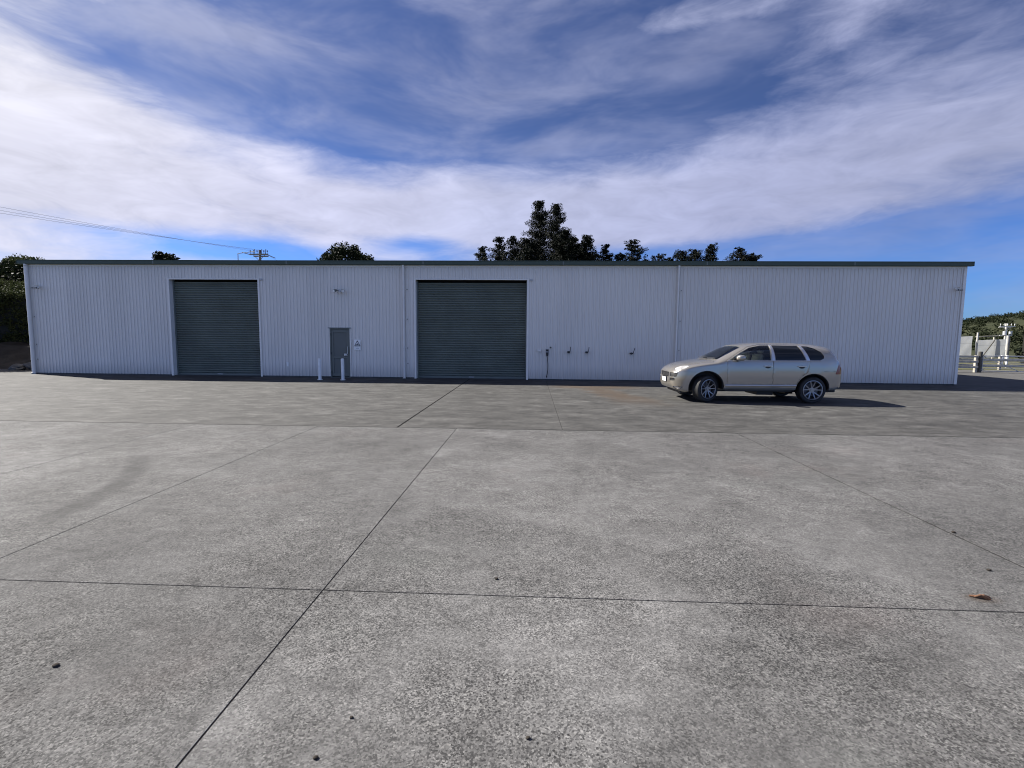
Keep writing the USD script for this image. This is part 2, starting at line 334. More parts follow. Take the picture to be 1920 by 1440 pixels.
def leaf_look(name, a, b, trans=0.25):
    g = G(); rp = g.n('geometry', 'random_per_island')
    c = g.ramp(rp, [(0.0, a), (1.0, b)])
    f = g.noise(g.pos(), 0.9, 3.0)
    c = g.mix(g.rng(f, 0.35, 0.65, 0.35, 0.0), c, tuple(v * 0.6 for v in a))
    d = g.n('principled_bsdf', 'BSDF', base_color=c, roughness=0.7, specular_ior_level=0.12)
    t = g.n('translucent_bsdf', 'BSDF', color=c)
    return g.done(name, g.n('mix_closure', 'closure', fac=trans, closure1=d, closure2=t))
L_LEAF_DARK = leaf_look('dark_foliage', (0.005, 0.008, 0.004), (0.015, 0.020, 0.009), 0.06)
L_LEAF_MID = leaf_look('broadleaf_foliage', (0.014, 0.020, 0.008), (0.034, 0.043, 0.016), 0.12)
L_LEAF_LIT = leaf_look('olive_foliage', (0.045, 0.055, 0.022), (0.10, 0.11, 0.05), 0.25)
L_LEAF_HILL = leaf_look('hillside_foliage', (0.020, 0.026, 0.011), (0.055, 0.058, 0.026), 0.15)

# ------------------------------------------------------------------ ground
def sheet(x0, x1, y0, y1, z, n=1):
    return trimesh.Trimesh([(x0, y0, z), (x1, y0, z), (x1, y1, z), (x0, y1, z)], [(0, 1, 2), (0, 2, 3)], process=False)
def terrain():
    xs = np.unique(np.concatenate([np.linspace(-900, -60, 22), np.linspace(-60, 60, 41), np.linspace(60, 900, 22)]))
    ys = np.unique(np.concatenate([np.linspace(-300, -20, 12), np.linspace(-20, 90, 45), np.linspace(90, 900, 22)]))
    X, Y = np.meshgrid(xs, ys); Z = np.full_like(X, -0.06)
    fall = np.clip((Y - 48) / 60, 0, 1); Z -= 3.0 * fall * fall * (3 - 2 * fall)
    Z += (meshkit.fbm(np.stack([X / 40, Y / 40, X * 0], -1), 3, 5) - 0.5) * 1.2 * np.clip((Y - 52) / 40, 0, 1)
    v = np.stack([X, Y, Z], -1).reshape(-1, 3); n = len(xs); f = []
    for j in range(len(ys) - 1):
        for i in range(n - 1):
            a = j * n + i; f += [(a, a + 1, a + n + 1), (a, a + n + 1, a + n)]
    return trimesh.Trimesh(v, f, process=False)
tag(obj('ground', terrain(), L_EARTH, smooth=True), kind='structure')
tag(obj('gravel_road', sheet(-60, 60, 20.0, 31.5, -0.030), L_GRAVEL), kind='structure')
tag(obj('joint_bed', sheet(-28.2, 26.2, -9.2, 20.16, -0.0032), L_JOINT), kind='structure')

# the yard: concrete slabs with recessed joints between them
yard = tag(empty('concrete_yard'), kind='structure')
TILT = -0.0057
def slab(xa, xb, y0, y1, mat, gapa=0.006, gapb=0.006, gy=0.005, z=0.0):
    def X(x, y): return x + TILT * y
    y0g, y1g = y0 + gy, y1 - gy; c = 0.0012
    p = [(X(xa, y0g) + gapa, y0g), (X(xb, y0g) - gapb, y0g), (X(xb, y1g) - gapb, y1g), (X(xa, y1g) + gapa, y1g)]
    q = Polygon(p).buffer(-c, join_style=2); q = list(q.exterior.coords)[:4]
    # keep corner order alike
    q = [min(q, key=lambda t, a=a: (t[0] - a[0])**2 + (t[1] - a[1])**2) for a in p]
    v = [(*a, -0.02) for a in p] + [(*a, z - c) for a in p] + [(*a, z) for a in q]
    f = []
    for b in (0, 4):
        for i in range(4):
            j = (i + 1) % 4; f += [(b + i, b + j, b + 4 + j), (b + i, b + 4 + j, b + 4 + i)]
    f += [(8, 9, 10), (8, 10, 11)]
    return obj('concrete_slab', trimesh.Trimesh(v, f, process=False), mat, yard)
Y1, Y2, Y3 = 3.155, 9.16, 20.13
NX = [-28, -17.0, -11.6, -6.46, -4.05, -1.395, 3.79, 9.0, 14.2, 26]
for ya, yb in ((-9.0, -2.85), (-2.85, Y1), (Y1, Y2)):
    for a, b in zip(NX[:-1], NX[1:]):
        thin = 0.0035
        slab(a, b, ya, yb, L_NEAR, {-1.395: 0.0045, 3.79: 0.0085}.get(a, thin), {-1.395: 0.0045, 3.79: 0.0085}.get(b, thin), 0.0048)
FX = [-28, -13.0, -2.53, 0.60, 13.0, 26]
for a, b in zip(FX[:-1], FX[1:]):
    slab(a, b, Y2 + 0.02, Y3, L_FAR, 0.020 if a == -2.53 else 0.004, 0.020 if b == -2.53 else 0.004, 0.007)

# ------------------------------------------------------------------ the warehouse
XL, XR, YW, ZT, DEPTH = -21.32, 16.60, 20.17, 4.62, 15.0
wh = empty('warehouse', (0, 0, 0))
tag(wh, 'long low warehouse clad in white ribbed metal with two dark roller doors', 'warehouse')
D1 = (-15.17, -11.40, 3.99); D2 = (-4.85, -0.32, 4.01); PD = (-8.44, -7.60, 2.03)
PITCHR = 0.1425
def rib_profile():
    "one rib: (offset along x, forward of the pan)"
    return [(0.0, 0.0), (0.098, 0.0), (0.107, 0.023), (0.133, 0.023), (0.1425, 0.0)]
def cladding(x0, x1, z0, z1):
    k0 = math.floor((x0 - XL) / PITCHR) - 1; pts = []
    for k in range(k0, k0 + int((x1 - x0) / PITCHR) + 4):
        pts += [(XL + k * PITCHR + dx, YW - f) for dx, f in rib_profile()[:-1]]
    pts = np.array(pts); xs = pts[:, 0]
    inside = pts[(xs > x0 + 1e-6) & (xs < x1 - 1e-6)]
    pts = np.vstack([[x0, np.interp(x0, xs, pts[:, 1])], inside, [x1, np.interp(x1, xs, pts[:, 1])]])
    n = len(pts); v = [(x, y, z0) for x, y in pts] + [(x, y, z1) for x, y in pts]
    f = []
    for i in range(n - 1): f += [(i, i + 1, n + i + 1), (i, n + i + 1, n + i)]
    return trimesh.Trimesh(v, f, process=False)
SW = PITCHR * 6
x = XL
while x < XR - 0.01:
    x2 = min(x + SW, XR); pieces = [(x, x2, 0.045, ZT)]
    for (a, b, h) in (D1, D2, PD):
        nxt = []
        for (p0, p1, q0, q1) in pieces:
            if p1 <= a or p0 >= b: nxt.append((p0, p1, q0, q1)); continue
            if p0 < a: nxt.append((p0, a, q0, q1))
            if p1 > b: nxt.append((b, p1, q0, q1))
            nxt.append((max(p0, a), min(p1, b), max(q0, h), q1))
        pieces = nxt
    for p in pieces:
        if p[1] - p[0] > 0.004: obj('wall_sheet', cladding(*p), L_WALL, wh)
    x = x2
# body of the building behind the cladding
def core():
    y0, y1, t = YW + 0.03, YW + DEPTH, 0.06
    parts, edges = [], [(XL + 0.02, D1[0]), (D1[1], PD[0]), (PD[1], D2[0]), (D2[1], XR - 0.02)]
    for a, b in edges: parts.append(box(a, b, y0, y0 + t, 0.0, ZT))
    for a, b, h in (D1, D2, PD): parts.append(box(a, b, y0, y0 + t, h + 0.003, ZT))
    return cat(*parts)
obj('wall_lining', core(), L_INSIDE, wh)
for a_, b_ in ((XL + 0.03, D1[0]), (D1[1], PD[0]), (PD[1], D2[0]), (D2[1], XR - 0.03)): obj('footing', box(a_, b_, YW + 0.004, YW + 0.029, -0.02, 0.12), L_FOOT, wh)
def side_wall(xw, out):
    v, f, n = [], [], 0; ys = []
    y = YW + 0.02
    while y < YW + DEPTH:
        for dx, h in rib_profile()[:-1]: ys.append((y + dx, h))
        y += PITCHR
    for yv, h in ys: v.append((xw + out * (h - 0.022), yv, 0.045))
    for yv, h in ys: v.append((xw + out * (h - 0.022), yv, ZT + 0.45 - abs(yv - YW - DEPTH / 2) * 0.058))
    n = len(ys)
    for i in range(n - 1): f += [(i, i + 1, n + i + 1), (i, n + i + 1, n + i)]
    return trimesh.Trimesh(v, f, process=False)
obj('side_wall', side_wall(XL, -1), L_WALL, wh); obj('side_wall', side_wall(XR, 1), L_WALL, wh)
obj('rear_wall', box(XL + 0.02, XR - 0.02, YW + DEPTH, YW + DEPTH + 0.05, 0, ZT), L_WALL, wh)
obj('floor', box(XL + 0.05, XR - 0.05, YW + 0.035, YW + DEPTH - 0.02, -0.05, 0.01), L_FOOT, wh)
for s, (ya, yb) in enumerate(((YW - 0.06, YW + DEPTH / 2), (YW + DEPTH / 2, YW + DEPTH + 0.1))):
    za, zb = (ZT + 0.06, ZT + 0.49) if s == 0 else (ZT + 0.49, ZT + 0.06)
    obj('roof_slope', trimesh.Trimesh([(XL - 0.16, ya, za), (XR + 0.10, ya, za), (XR + 0.10, yb, zb), (XL - 0.16, yb, zb), (XL - 0.16, ya, za - .03), (XR + 0.10, ya, za - .03), (XR + 0.10, yb, zb - .03), (XL - 0.16, yb, zb - .03)],
        [(0, 1, 2), (0, 2, 3), (4, 6, 5), (4, 7, 6), (0, 4, 5), (0, 5, 1), (1, 5, 6), (1, 6, 2), (3, 2, 6), (3, 6, 7), (0, 3, 7), (0, 7, 4)], process=False), L_GUTTER, wh)
# gutter: a box gutter with a rolled lip, eave soffit shadow gap below
gp = [(YW - 0.025, 4.585), (YW - 0.15, 4.585), (YW - 0.165, 4.60), (YW - 0.165, 4.725), (YW - 0.178, 4.735), (YW - 0.178, 4.752), (YW - 0.155, 4.755), (YW - 0.150, 4.62), (YW - 0.04, 4.62), (YW - 0.04, 4.70), (YW - 0.025, 4.70)]
gut = obj('gutter', prism_x(gp, XL - 0.24, XR + 0.12), L_GUTTER, wh)
for xe in (XL - 0.246, XR + 0.12): obj('end_cap', box(xe, xe + 0.006, YW - 0.18, YW - 0.02, 4.585, 4.756), L_GUTTER, gut)
for k in range(1, 7): obj('gutter_joint', box(XL + k * 5.6, XL + k * 5.6 + 0.05, YW - 0.167, YW - 0.1655, 4.60, 4.735), L_DARK_STEEL, gut)
obj('eave_flashing', box(XL, XR, YW - 0.0245, YW - 0.004, ZT - 0.11, ZT - 0.03), L_TRIM, wh)
for xc, o in ((XL, 1), (XR, -1)):
    obj('corner_flashing', box(min(xc, xc + o * 0.11), max(xc, xc + o * 0.11), YW - 0.028, YW - 0.0235, 0.04, ZT - 0.02), L_TRIM, wh)
# downpipes
def downpipe(xc, r=0.045, wide=False):
    y = YW - 0.025 - r
    d = obj('downpipe', cat(cyl((xc, y, 0.05), (xc, y, 4.44), r, 18), tube([(xc, y, 4.44), (xc, y - 0.01, 4.52), (xc, YW - 0.09, 4.59)], r, 14), cyl((xc, y, 0.05), (xc, y - 0.05, -0.0), r * 1.05, 14)), L_TRIM, wh, smooth=40)
    for z in (0.62, 1.25, 2.42, 3.62):
        obj('pipe_bracket', cat(cyl((xc, y, z - 0.02), (xc, y, z + 0.02), r + 0.006, 18), box(xc + r - 0.01, xc + 0.16, YW - 0.03, YW - 0.0245, z - 0.018, z + 0.018)), L_TRIM, d)
        obj('bracket_screw', cyl((xc + 0.14, YW - 0.042, z), (xc + 0.14, YW - 0.03, z), 0.02, 8), L_DARK_STEEL, d)
downpipe(-5.33, 0.05); downpipe(5.64, 0.05); downpipe(XL + 0.075, 0.07)
# roller doors set back in their openings
RB = 0.24
def roller_door(dx0, dx1, h):
    yb = YW + RB
    rd = empty('roller_door', ((dx0 + dx1) / 2, yb, 0), 0, wh)
    hw = (dx1 - dx0) / 2; p = 0.0955; n = int((h - 0.10 - 0.03) / p)
    seg = [(0, 0.0), (0.010, 0.030), (0.026, 0.030), (0.034, -0.004), (0.044, -0.022), (0.058, -0.030), (0.074, -0.027), (0.086, -0.016)]
    for k in range(n):
        z0 = 0.10 + k * p
        pr = [(z0 + a, b) for a, b in seg] + [(z0 + p, 0.0)]
        m = len(pr); v = [(-hw + 0.03, y, z) for z, y in pr] + [(hw - 0.03, y, z) for z, y in pr]; f = []
        for i in range(m - 1): f += [(i, m + i + 1, m + i), (i, i + 1, m + i + 1)]
        f = [(a, c, b) for a, b, c in f]
        obj('slat', trimesh.Trimesh(v, f, process=False), L_CURTAIN, rd, smooth=50)
    obj('bottom_rail', cbox(-hw + 0.03, hw - 0.03, -0.035, 0.02, 0.015, 0.10), L_DARK_STEEL, rd)
    obj('rubber_seal', box(-hw + 0.03, hw - 0.03, -0.02, 0.01, 0.0, 0.014), L_BLACK, rd)
    for s in (-1, 1): obj('guide', cbox(min(s * hw, s * (hw - 0.055)), max(s * hw, s * (hw - 0.055)), -0.06, 0.03, 0.0, h), L_DARK_STEEL, rd)
    obj('lift_handle', cat(box(-0.11, 0.11, -0.075, -0.066, 0.06, 0.085), box(-0.11, -0.10, -0.068, -0.035, 0.06, 0.085), box(0.10, 0.11, -0.068, -0.035, 0.06, 0.085)), L_STEEL, rd)
    obj('backing', box(-hw, hw, 0.30, 0.33, 0.0, h + 0.3), L_INSIDE, rd)
    obj('drum', cyl((-hw, 0.17, h + 0.1), (hw, 0.17, h + 0.1), 0.14, 20), L_BLACKP, rd)
    # reveals and head of the opening
    for s in (-1, 1):
        xa = dx0 if s < 0 else dx1
        obj('jamb', cat(box(min(xa, xa - s * 0.006), max(xa, xa - s * 0.006), YW - 0.024, yb + 0.09, 0.0, h), box(min(xa, xa + s * 0.075), max(xa, xa + s * 0.075), YW - 0.03, YW - 0.0242, 0.0, h)), L_TRIM, wh)
    obj('door_head', cat(box(dx0 - 0.075, dx1 + 0.075, YW - 0.03, YW - 0.0242, h, h + 0.045), box(dx0, dx1, YW - 0.024, YW + 0.05, h, h + 0.003)), L_TRIM, wh)
    obj('threshold', box(dx0, dx1, YW - 0.02, yb + 0.12, -0.02, 0.004), L_FAR, wh)
    obj('head_bracket', cat(cbox(dx1 + 0.11, dx1 + 0.21, YW - 0.05, YW - 0.025, h - 0.03, h + 0.045), cyl((dx1 + 0.16, YW - 0.07, h), (dx1 + 0.16, YW - 0.05, h), 0.025, 10)), L_GREYBOX, wh)
roller_door(*D1); roller_door(*D2)
# the staff door
def staff_door():
    x0, x1, h = PD; yd = YW + 0.02
    d = empty('door', ((x0 + x1) / 2, yd, 0), 0, wh); hw = (x1 - x0) / 2
    obj('door_frame', cat(cbox(-hw, -hw + 0.05, -0.045, 0.05, 0.02, h - 0.05), cbox(hw - 0.05, hw, -0.045, 0.05, 0.02, h - 0.05), cbox(-hw, hw, -0.045, 0.05, h - 0.05, h)), L_DOOR_FRAME, d)
    obj('head_flashing', cbox(-hw - 0.06, hw + 0.06, -0.075, 0.0, h + 0.003, h + 0.028), L_DARK_STEEL, d)
    a, b = -hw + 0.055, hw - 0.055
    obj('stile', cbox(a, a + 0.085, -0.02, 0.02, 0.05, h - 0.055), L_DOOR_FRAME, d)
    obj('stile', cbox(b - 0.085, b, -0.02, 0.02, 0.05, h - 0.055), L_DOOR_FRAME, d)
    obj('top_rail', cbox(a + 0.086, b - 0.086, -0.02, 0.02, h - 0.17, h - 0.055), L_DOOR_FRAME, d)
    obj('middle_rail', cbox(a + 0.086, b - 0.086, -0.024, 0.02, 0.80, 0.87), L_DOOR_FRAME, d)
    obj('bottom_rail', cbox(a + 0.086, b - 0.086, -0.02, 0.02, 0.05, 0.17), L_DOOR_FRAME, d)
    obj('upper_panel', box(a + 0.086, b - 0.086, 0.0, 0.012, 0.871, h - 0.171), L_DOOR, d)
    obj('lower_panel', box(a + 0.086, b - 0.086, 0.0, 0.012, 0.171, 0.799), L_DOOR, d)
    obj('door_backing', box(-hw, hw, 0.055, 0.06, 0.0, h), L_INSIDE, d)
    obj('sill', cbox(-hw, hw, -0.06, 0.05, 0.0, 0.02), L_DARK_STEEL, d)
    obj('pull_handle', cat(cyl((b - 0.045, -0.06, 0.98), (b - 0.045, -0.06, 1.28), 0.012, 10), cyl((b - 0.045, -0.06, 1.0), (b - 0.045, -0.02, 1.0), 0.009, 8), cyl((b - 0.045, -0.06, 1.26), (b - 0.045, -0.02, 1.26), 0.009, 8)), L_STEEL, d)
    obj('lock_plate', cat(cbox(b - 0.21, b - 0.09, -0.028, -0.0215, 0.90, 0.99), cyl((b - 0.05, -0.05, 0.93), (b - 0.15, -0.05, 0.93), 0.009, 8), cyl((b - 0.05, -0.05, 0.93), (b - 0.05, -0.02, 0.93), 0.012, 8)), L_STEEL, d)
    for z in (0.22, 1.0, 1.78): obj('hinge', cyl((a - 0.003, -0.052, z - 0.05), (a - 0.003, -0.052, z + 0.05), 0.010, 8), L_BLACKP, d)
    for s in (-1, 1): obj('door_trim', box(min(s * hw, s * (hw + 0.05)), max(s * hw, s * (hw + 0.05)), -0.05, -0.0442, 0.05, h), L_TRIM, d)
staff_door()

# ------------------------------------------------------------------ things on and in front of the wall
def bollard(x, y, label):
    b = empty('bollard', (x, y, 0)); r = 0.062
    prof = [(0.0, 0.85), (r * 0.6, 0.846), (r * 0.92, 0.832), (r, 0.805), (r, 0.006)]
    m = trimesh.creation.revolve(np.array(prof)[::-1], sections=28)
    obj('post', m, L_BOLLARD, b, smooth=40)
    obj('base_plate', cat(cyl((0, 0, 0.0), (0, 0, 0.012), 0.10, 24), *[cyl((0.082 * math.cos(a), 0.082 * math.sin(a), 0.012), (0.082 * math.cos(a), 0.082 * math.sin(a), 0.026), 0.009, 6) for a in np.arange(4) * math.pi / 2 + 0.6]), L_BOLLARD, b)
    tag(b, label, 'bollard', 'white bollards by the staff door')
bollard(-8.37, 18.95, 'white steel bollard standing left of the staff door before plain cladding')
bollard(-7.47, 18.98, 'white steel bollard standing directly in front of the staff door')

def warning_sign():
    s = empty('warning_sign', (-7.285, YW - 0.03, 1.36))
    obj('board', cbox(-0.135, 0.135, -0.004, 0.0, -0.06, 0.21, 0.0015), L_WHITE, s)
    obj('text_board', cbox(-0.135, 0.135, -0.004, 0.0, -0.21, -0.068, 0.0015), L_WHITE, s)
    tri = Polygon([(-0.118, -0.035), (0.118, -0.035), (0, 0.172)]).buffer(0.006)
    ring = tri.difference(tri.buffer(-0.024))
    obj('triangle', prism_y(ring, -0.0062, -0.0042), L_BLACKP, s)
    sym = shapely.union_all([Polygon([(-0.045, 0.0), (0.055, -0.005), (0.06, 0.015), (0.01, 0.035), (-0.05, 0.02)]), Polygon([(-0.01, 0.03), (0.02, 0.025), (0.035, 0.07), (0.01, 0.06)]), Polygon([(-0.06, 0.02), (-0.03, 0.02), (-0.045, 0.035)])])
    obj('symbol', prism_y(sym, -0.0062, -0.0042), L_BLACKP, s)
    obj('rule', box(-0.115, 0.115, -0.0062, -0.0042, -0.088, -0.082), L_BLACKP, s)
    obj('lettering', cat(*[box(a, b, -0.0062, -0.0042, -0.165, -0.125) for a, b in ((-0.06, -0.035), (-0.025, 0.0), (0.008, 0.022), (0.03, 0.062))]), L_GREYBOX, s)
    tag(s, 'small white warning sign with a black triangle right of the staff door', 'sign')
warning_sign()

def spot_pair():
    s = empty('floodlight', (-7.95, YW - 0.025, 3.56))
    obj('back_plate', cbox(-0.06, 0.06, -0.05, 0.0, -0.05, 0.05), L_GREYBOX, s)
    for sx in (-1, 1):
        h = obj('lamp_head', cat(cyl((sx * 0.13, -0.09, 0.01), (sx * 0.19, -0.22, -0.035), 0.045, 14, 0.068), cyl((sx * 0.05, -0.03, 0.0), (sx * 0.13, -0.09, 0.01), 0.014, 8)), L_DARK_STEEL, s)
        obj('lens', cyl((sx * 0.1895, -0.219, -0.0347), (sx * 0.192, -0.2235, -0.0362), 0.060, 14), L_WHITE, h)
    obj('motion_sensor', cat(cyl((0.0, -0.05, -0.04), (0.0, -0.10, -0.085), 0.035, 12, 0.042), cyl((0, -0.05, -0.04), (0, -0.02, -0.01), 0.012, 8)), L_WHITE, s)
    tag(s, 'twin security floodlight with motion sensor high above the staff door', 'floodlight')
spot_pair()
def camera_box(x, z, sx, label):
    c = empty('security_camera', (x, YW - 0.025, z))
    obj('mount', cat(cyl((0, 0.0, 0), (0, -0.025, 0), 0.05, 14), cyl((0, -0.02, 0), (sx * 0.03, -0.10, -0.02), 0.016, 8)), L_WHITE, c)
    b = np.array([sx * 0.03, -0.10, -0.01]); e = b + np.array([sx * 0.10, -0.16, -0.06])
    h = obj('housing', cat(cyl(b - (e - b) * 0.3, e, 0.042, 14), box(b[0] - 0.05, b[0] + 0.05, e[1] - 0.03, b[1] + 0.03, b[2] + 0.036, b[2] + 0.044)), L_WHITE, c)
    obj('lens', cyl(e, e + (e - b) * 0.02, 0.034, 14), L_BLACKP, h)
    obj('underside', cbox(b[0] - 0.05, b[0] + 0.06, e[1] - 0.02, b[1], b[2] - 0.075, b[2] - 0.05), L_BLACKP, c)
    tag(c, label, 'camera')
camera_box(16.26, 3.74, -1, 'white security camera near the top right corner of the white wall')
camera_box(-20.78, 3.66, 1, 'small security camera beside the left corner downpipe of the white wall')

def hose_hook(x, z, lean, label):
    h = empty('hose_hook', (x, YW - 0.024, z))
    obj('arm', cat(cbox(-0.09, 0.02, -0.16, 0.0, -0.035, 0.02), cyl((-0.02, -0.02, -0.06), (-0.02, -0.02, 0.03), 0.022, 8)), L_BLACKP, h)
    obj('rod', tube([(0.01, -0.13, -0.02), (0.03 + lean * 0.3, -0.14, 0.06), (0.04 + lean, -0.12, 0.20)], 0.014, 8), L_BLACKP, h)
    tag(h, label, 'hook', 'black hooks on the white wall')
hose_hook(1.41, 1.16, 0.0, 'black wall hook nearest the black cable, leftmost of three hooks')
hose_hook(2.14, 1.16, 0.01, 'black wall hook in the middle of the row of three')
hose_hook(3.92, 1.13, 0.05, 'black wall hook nearest the car, standing apart from other two')

o_ = empty('power_socket', (0.52, YW - 0.024, 1.19))
obj('socket_box', cbox(-0.06, 0.06, -0.07, 0.0, -0.06, 0.07, 0.008), L_GREYBOX, o_)
obj('flap', cbox(-0.05, 0.05, -0.085, -0.071, -0.02, 0.06, 0.004), L_BLACKP, o_)
tag(o_, 'grey weatherproof power socket with a black plug right of second roller door', 'socket')
c_ = empty('power_cable', (0.52, YW - 0.06, 0))
obj('plug', cat(cyl((0, -0.03, 1.13), (0, -0.03, 0.98), 0.05, 12, 0.035)), L_BLACKP, c_)
cc = [(0.0, -0.03, 0.99), (0.02, -0.035, 0.8), (0.035, -0.035, 0.6), (0.035, -0.03, 0.45), (0.02, -0.03, 0.3), (-0.005, -0.03, 0.17)]
tt = np.linspace(0, 1, 26); cp = PchipInterpolator(np.linspace(0, 1, 6), np.array(cc))(tt)
obj('cord', tube(cp, 0.015, 8), L_BLACK, c_)
obj('cable_end', cyl((-0.005, -0.03, 0.18), (-0.012, -0.03, 0.11), 0.024, 10), L_BLACKP, c_)
tag(c_, 'thick black cable hanging down the white wall from a socket', 'cable')
j_ = empty('junction_box', (0.205, YW - 0.024, 1.20))
obj('box_body', cbox(-0.085, 0.085, -0.05, 0.0, -0.045, 0.045, 0.008), L_TRIM, j_); obj('gland', cyl((0.0, -0.025, -0.045), (0.0, -0.025, -0.075), 0.016, 8), L_GREYBOX, j_)
tag(j_, 'small pale junction box just right of the second roller door', 'junction box')
v_ = empty('wall_outlet', (0.655, YW - 0.024, 1.325))
obj('pipe_stub', cyl((0, 0.0, 0), (0, -0.06, 0), 0.032, 14), L_BLACK, v_)
tag(v_, 'short black pipe stub poking from wall above the black cable', 'pipe')
t_ = empty('wall_plate', (-10.25, YW - 0.0245, 0.53))
obj('plate', cbox(-0.04, 0.04, -0.012, 0.0, -0.09, 0.09, 0.003), L_WHITE, t_); obj('screw', cyl((0, -0.016, 0.06), (0, -0.011, 0.06), 0.008, 8), L_GREYBOX, t_)
tag(t_, 'small white cover plate low on cladding right of the first roller door', 'plate')

# ------------------------------------------------------------------ litter on the concrete
def pebble(px, py, r, seed, label, mat=None):
    r *= 0.58
    p = on_ground(px, py); m = trimesh.creation.icosphere(2, 1.0); v = m.vertices
    m.vertices = v * (1 + 0.5 * (meshkit.fbm(v * 1.3 + seed, 3, seed)[:, None] - 0.5)) * [r * 1.15, r, r * 0.62]
    m.apply_translation([0, 0, r * 0.42])
    o = empty('pebble', (p[0], p[1], 0.0)); obj('stone', m, mat or L_CLOD, o, smooth=True); tag(o, label, 'pebble')
L_CLOD = plain('dark_clod', (0.04, 0.035, 0.03), 1.0, spec=0.1, var=0.4, vscale=60.0)
pebble(990, 1385, 0.016, 3, 'dark pebble on the nearest concrete at the bottom of the view')
pebble(931, 1086, 0.020, 7, 'dark pebble just beyond the first cross joint, right of the crossing')
pebble(592, 1422, 0.017, 11, 'dark pebble right beside the long joint near bottom edge')
pebble(105, 1249, 0.024, 13, 'dark pebble on the near left slab far from any joint')
pebble(659, 1346, 0.013, 17, 'tiny dark pebble on the near slab right of long joint')
pebble(1854, 1070, 0.024, 19, 'dark pebble at the right edge beyond the brown bark')
pebble(1788, 999, 0.026, 23, 'dark pebble beyond the faint right joint near the right edge')
L_BARKCHIP = plain('brown_bark_chip', (0.13, 0.065, 0.035), 0.9, var=0.4, vscale=40.0)
b_ = empty('bark_strip', (LEAF[0], LEAF[1], 0.0), -0.22)
bm = []
rb = random.Random(4)
for k in range(5):
    L = 0.11 - 0.012 * k; a = rb.uniform(-0.3, 0.3); ox, oy = rb.uniform(-0.02, 0.02), rb.uniform(-0.018, 0.018)
    bm.append(tube([(ox - L / 2 * math.cos(a), oy - L / 2 * math.sin(a), 0.006), (ox, oy, 0.012 + 0.004 * k), (ox + L / 2 * math.cos(a), oy + L / 2 * math.sin(a), 0.005)], 0.006, 6))
obj('fibre', cat(*bm[:3]), L_BARKCHIP, b_); obj('fibre', cat(*bm[3:]), L_BARKCHIP, b_)
tag(b_, 'strip of reddish brown bark lying on rust-stained concrete at right', 'bark')

# ------------------------------------------------------------------ vegetation
def leaves(centres, radii, per, size, seed, flat=0.75):
    "leaf-sized faces filling each clump (an ellipsoid); per leaves in each"
    r = np.random.default_rng(seed); c = np.repeat(np.asarray(centres, float), per, 0); rad = np.repeat(np.asarray(radii, float), per)
    d = r.normal(size=c.shape); d /= np.linalg.norm(d, axis=1, keepdims=True)
    p = c + d * (rad * r.uniform(0.25, 1.0, len(c)) ** 0.6)[:, None] * [1, 1, flat]
    u = r.normal(size=c.shape); u /= np.linalg.norm(u, axis=1, keepdims=True)
    w = np.cross(u, r.normal(size=c.shape)); w /= np.linalg.norm(w, axis=1, keepdims=True)
    s = size * r.uniform(0.6, 1.4, len(c))[:, None]
    a, b, e, f = p - u * s, p + w * s * 0.45, p + u * s, p - w * s * 0.45
    v = np.stack([a, b, e, f], 1).reshape(-1, 3); n = len(p); i = np.arange(n)[:, None] * 4
    return trimesh.Trimesh(v, np.vstack([i + [0, 1, 2], i + [0, 2, 3]]), process=False)
def trunk_mesh(h, r0, r1, limbs, seed):
    r = random.Random(seed); ms = []; pts = [np.array([0, 0, -0.3])]; n = 6
    for k in range(1, n + 1): pts.append(np.array([r.uniform(-.05, .05) * h * .1, r.uniform(-.05, .05) * h * .1, h * k / n]))
    for k in range(n): ms.append(cyl(pts[k], pts[k + 1], r0 + (r1 - r0) * k / n, 8, r0 + (r1 - r0) * (k + 1) / n))
    for a, b, rr in limbs: ms.append(cyl(a, b, rr, 5, rr * 0.4))
    return cat(*ms)
def ground_z(Y):
    f = min(max((Y - 48) / 60, 0), 1); return -0.06 - 3.0 * f * f * (3 - 2 * f)
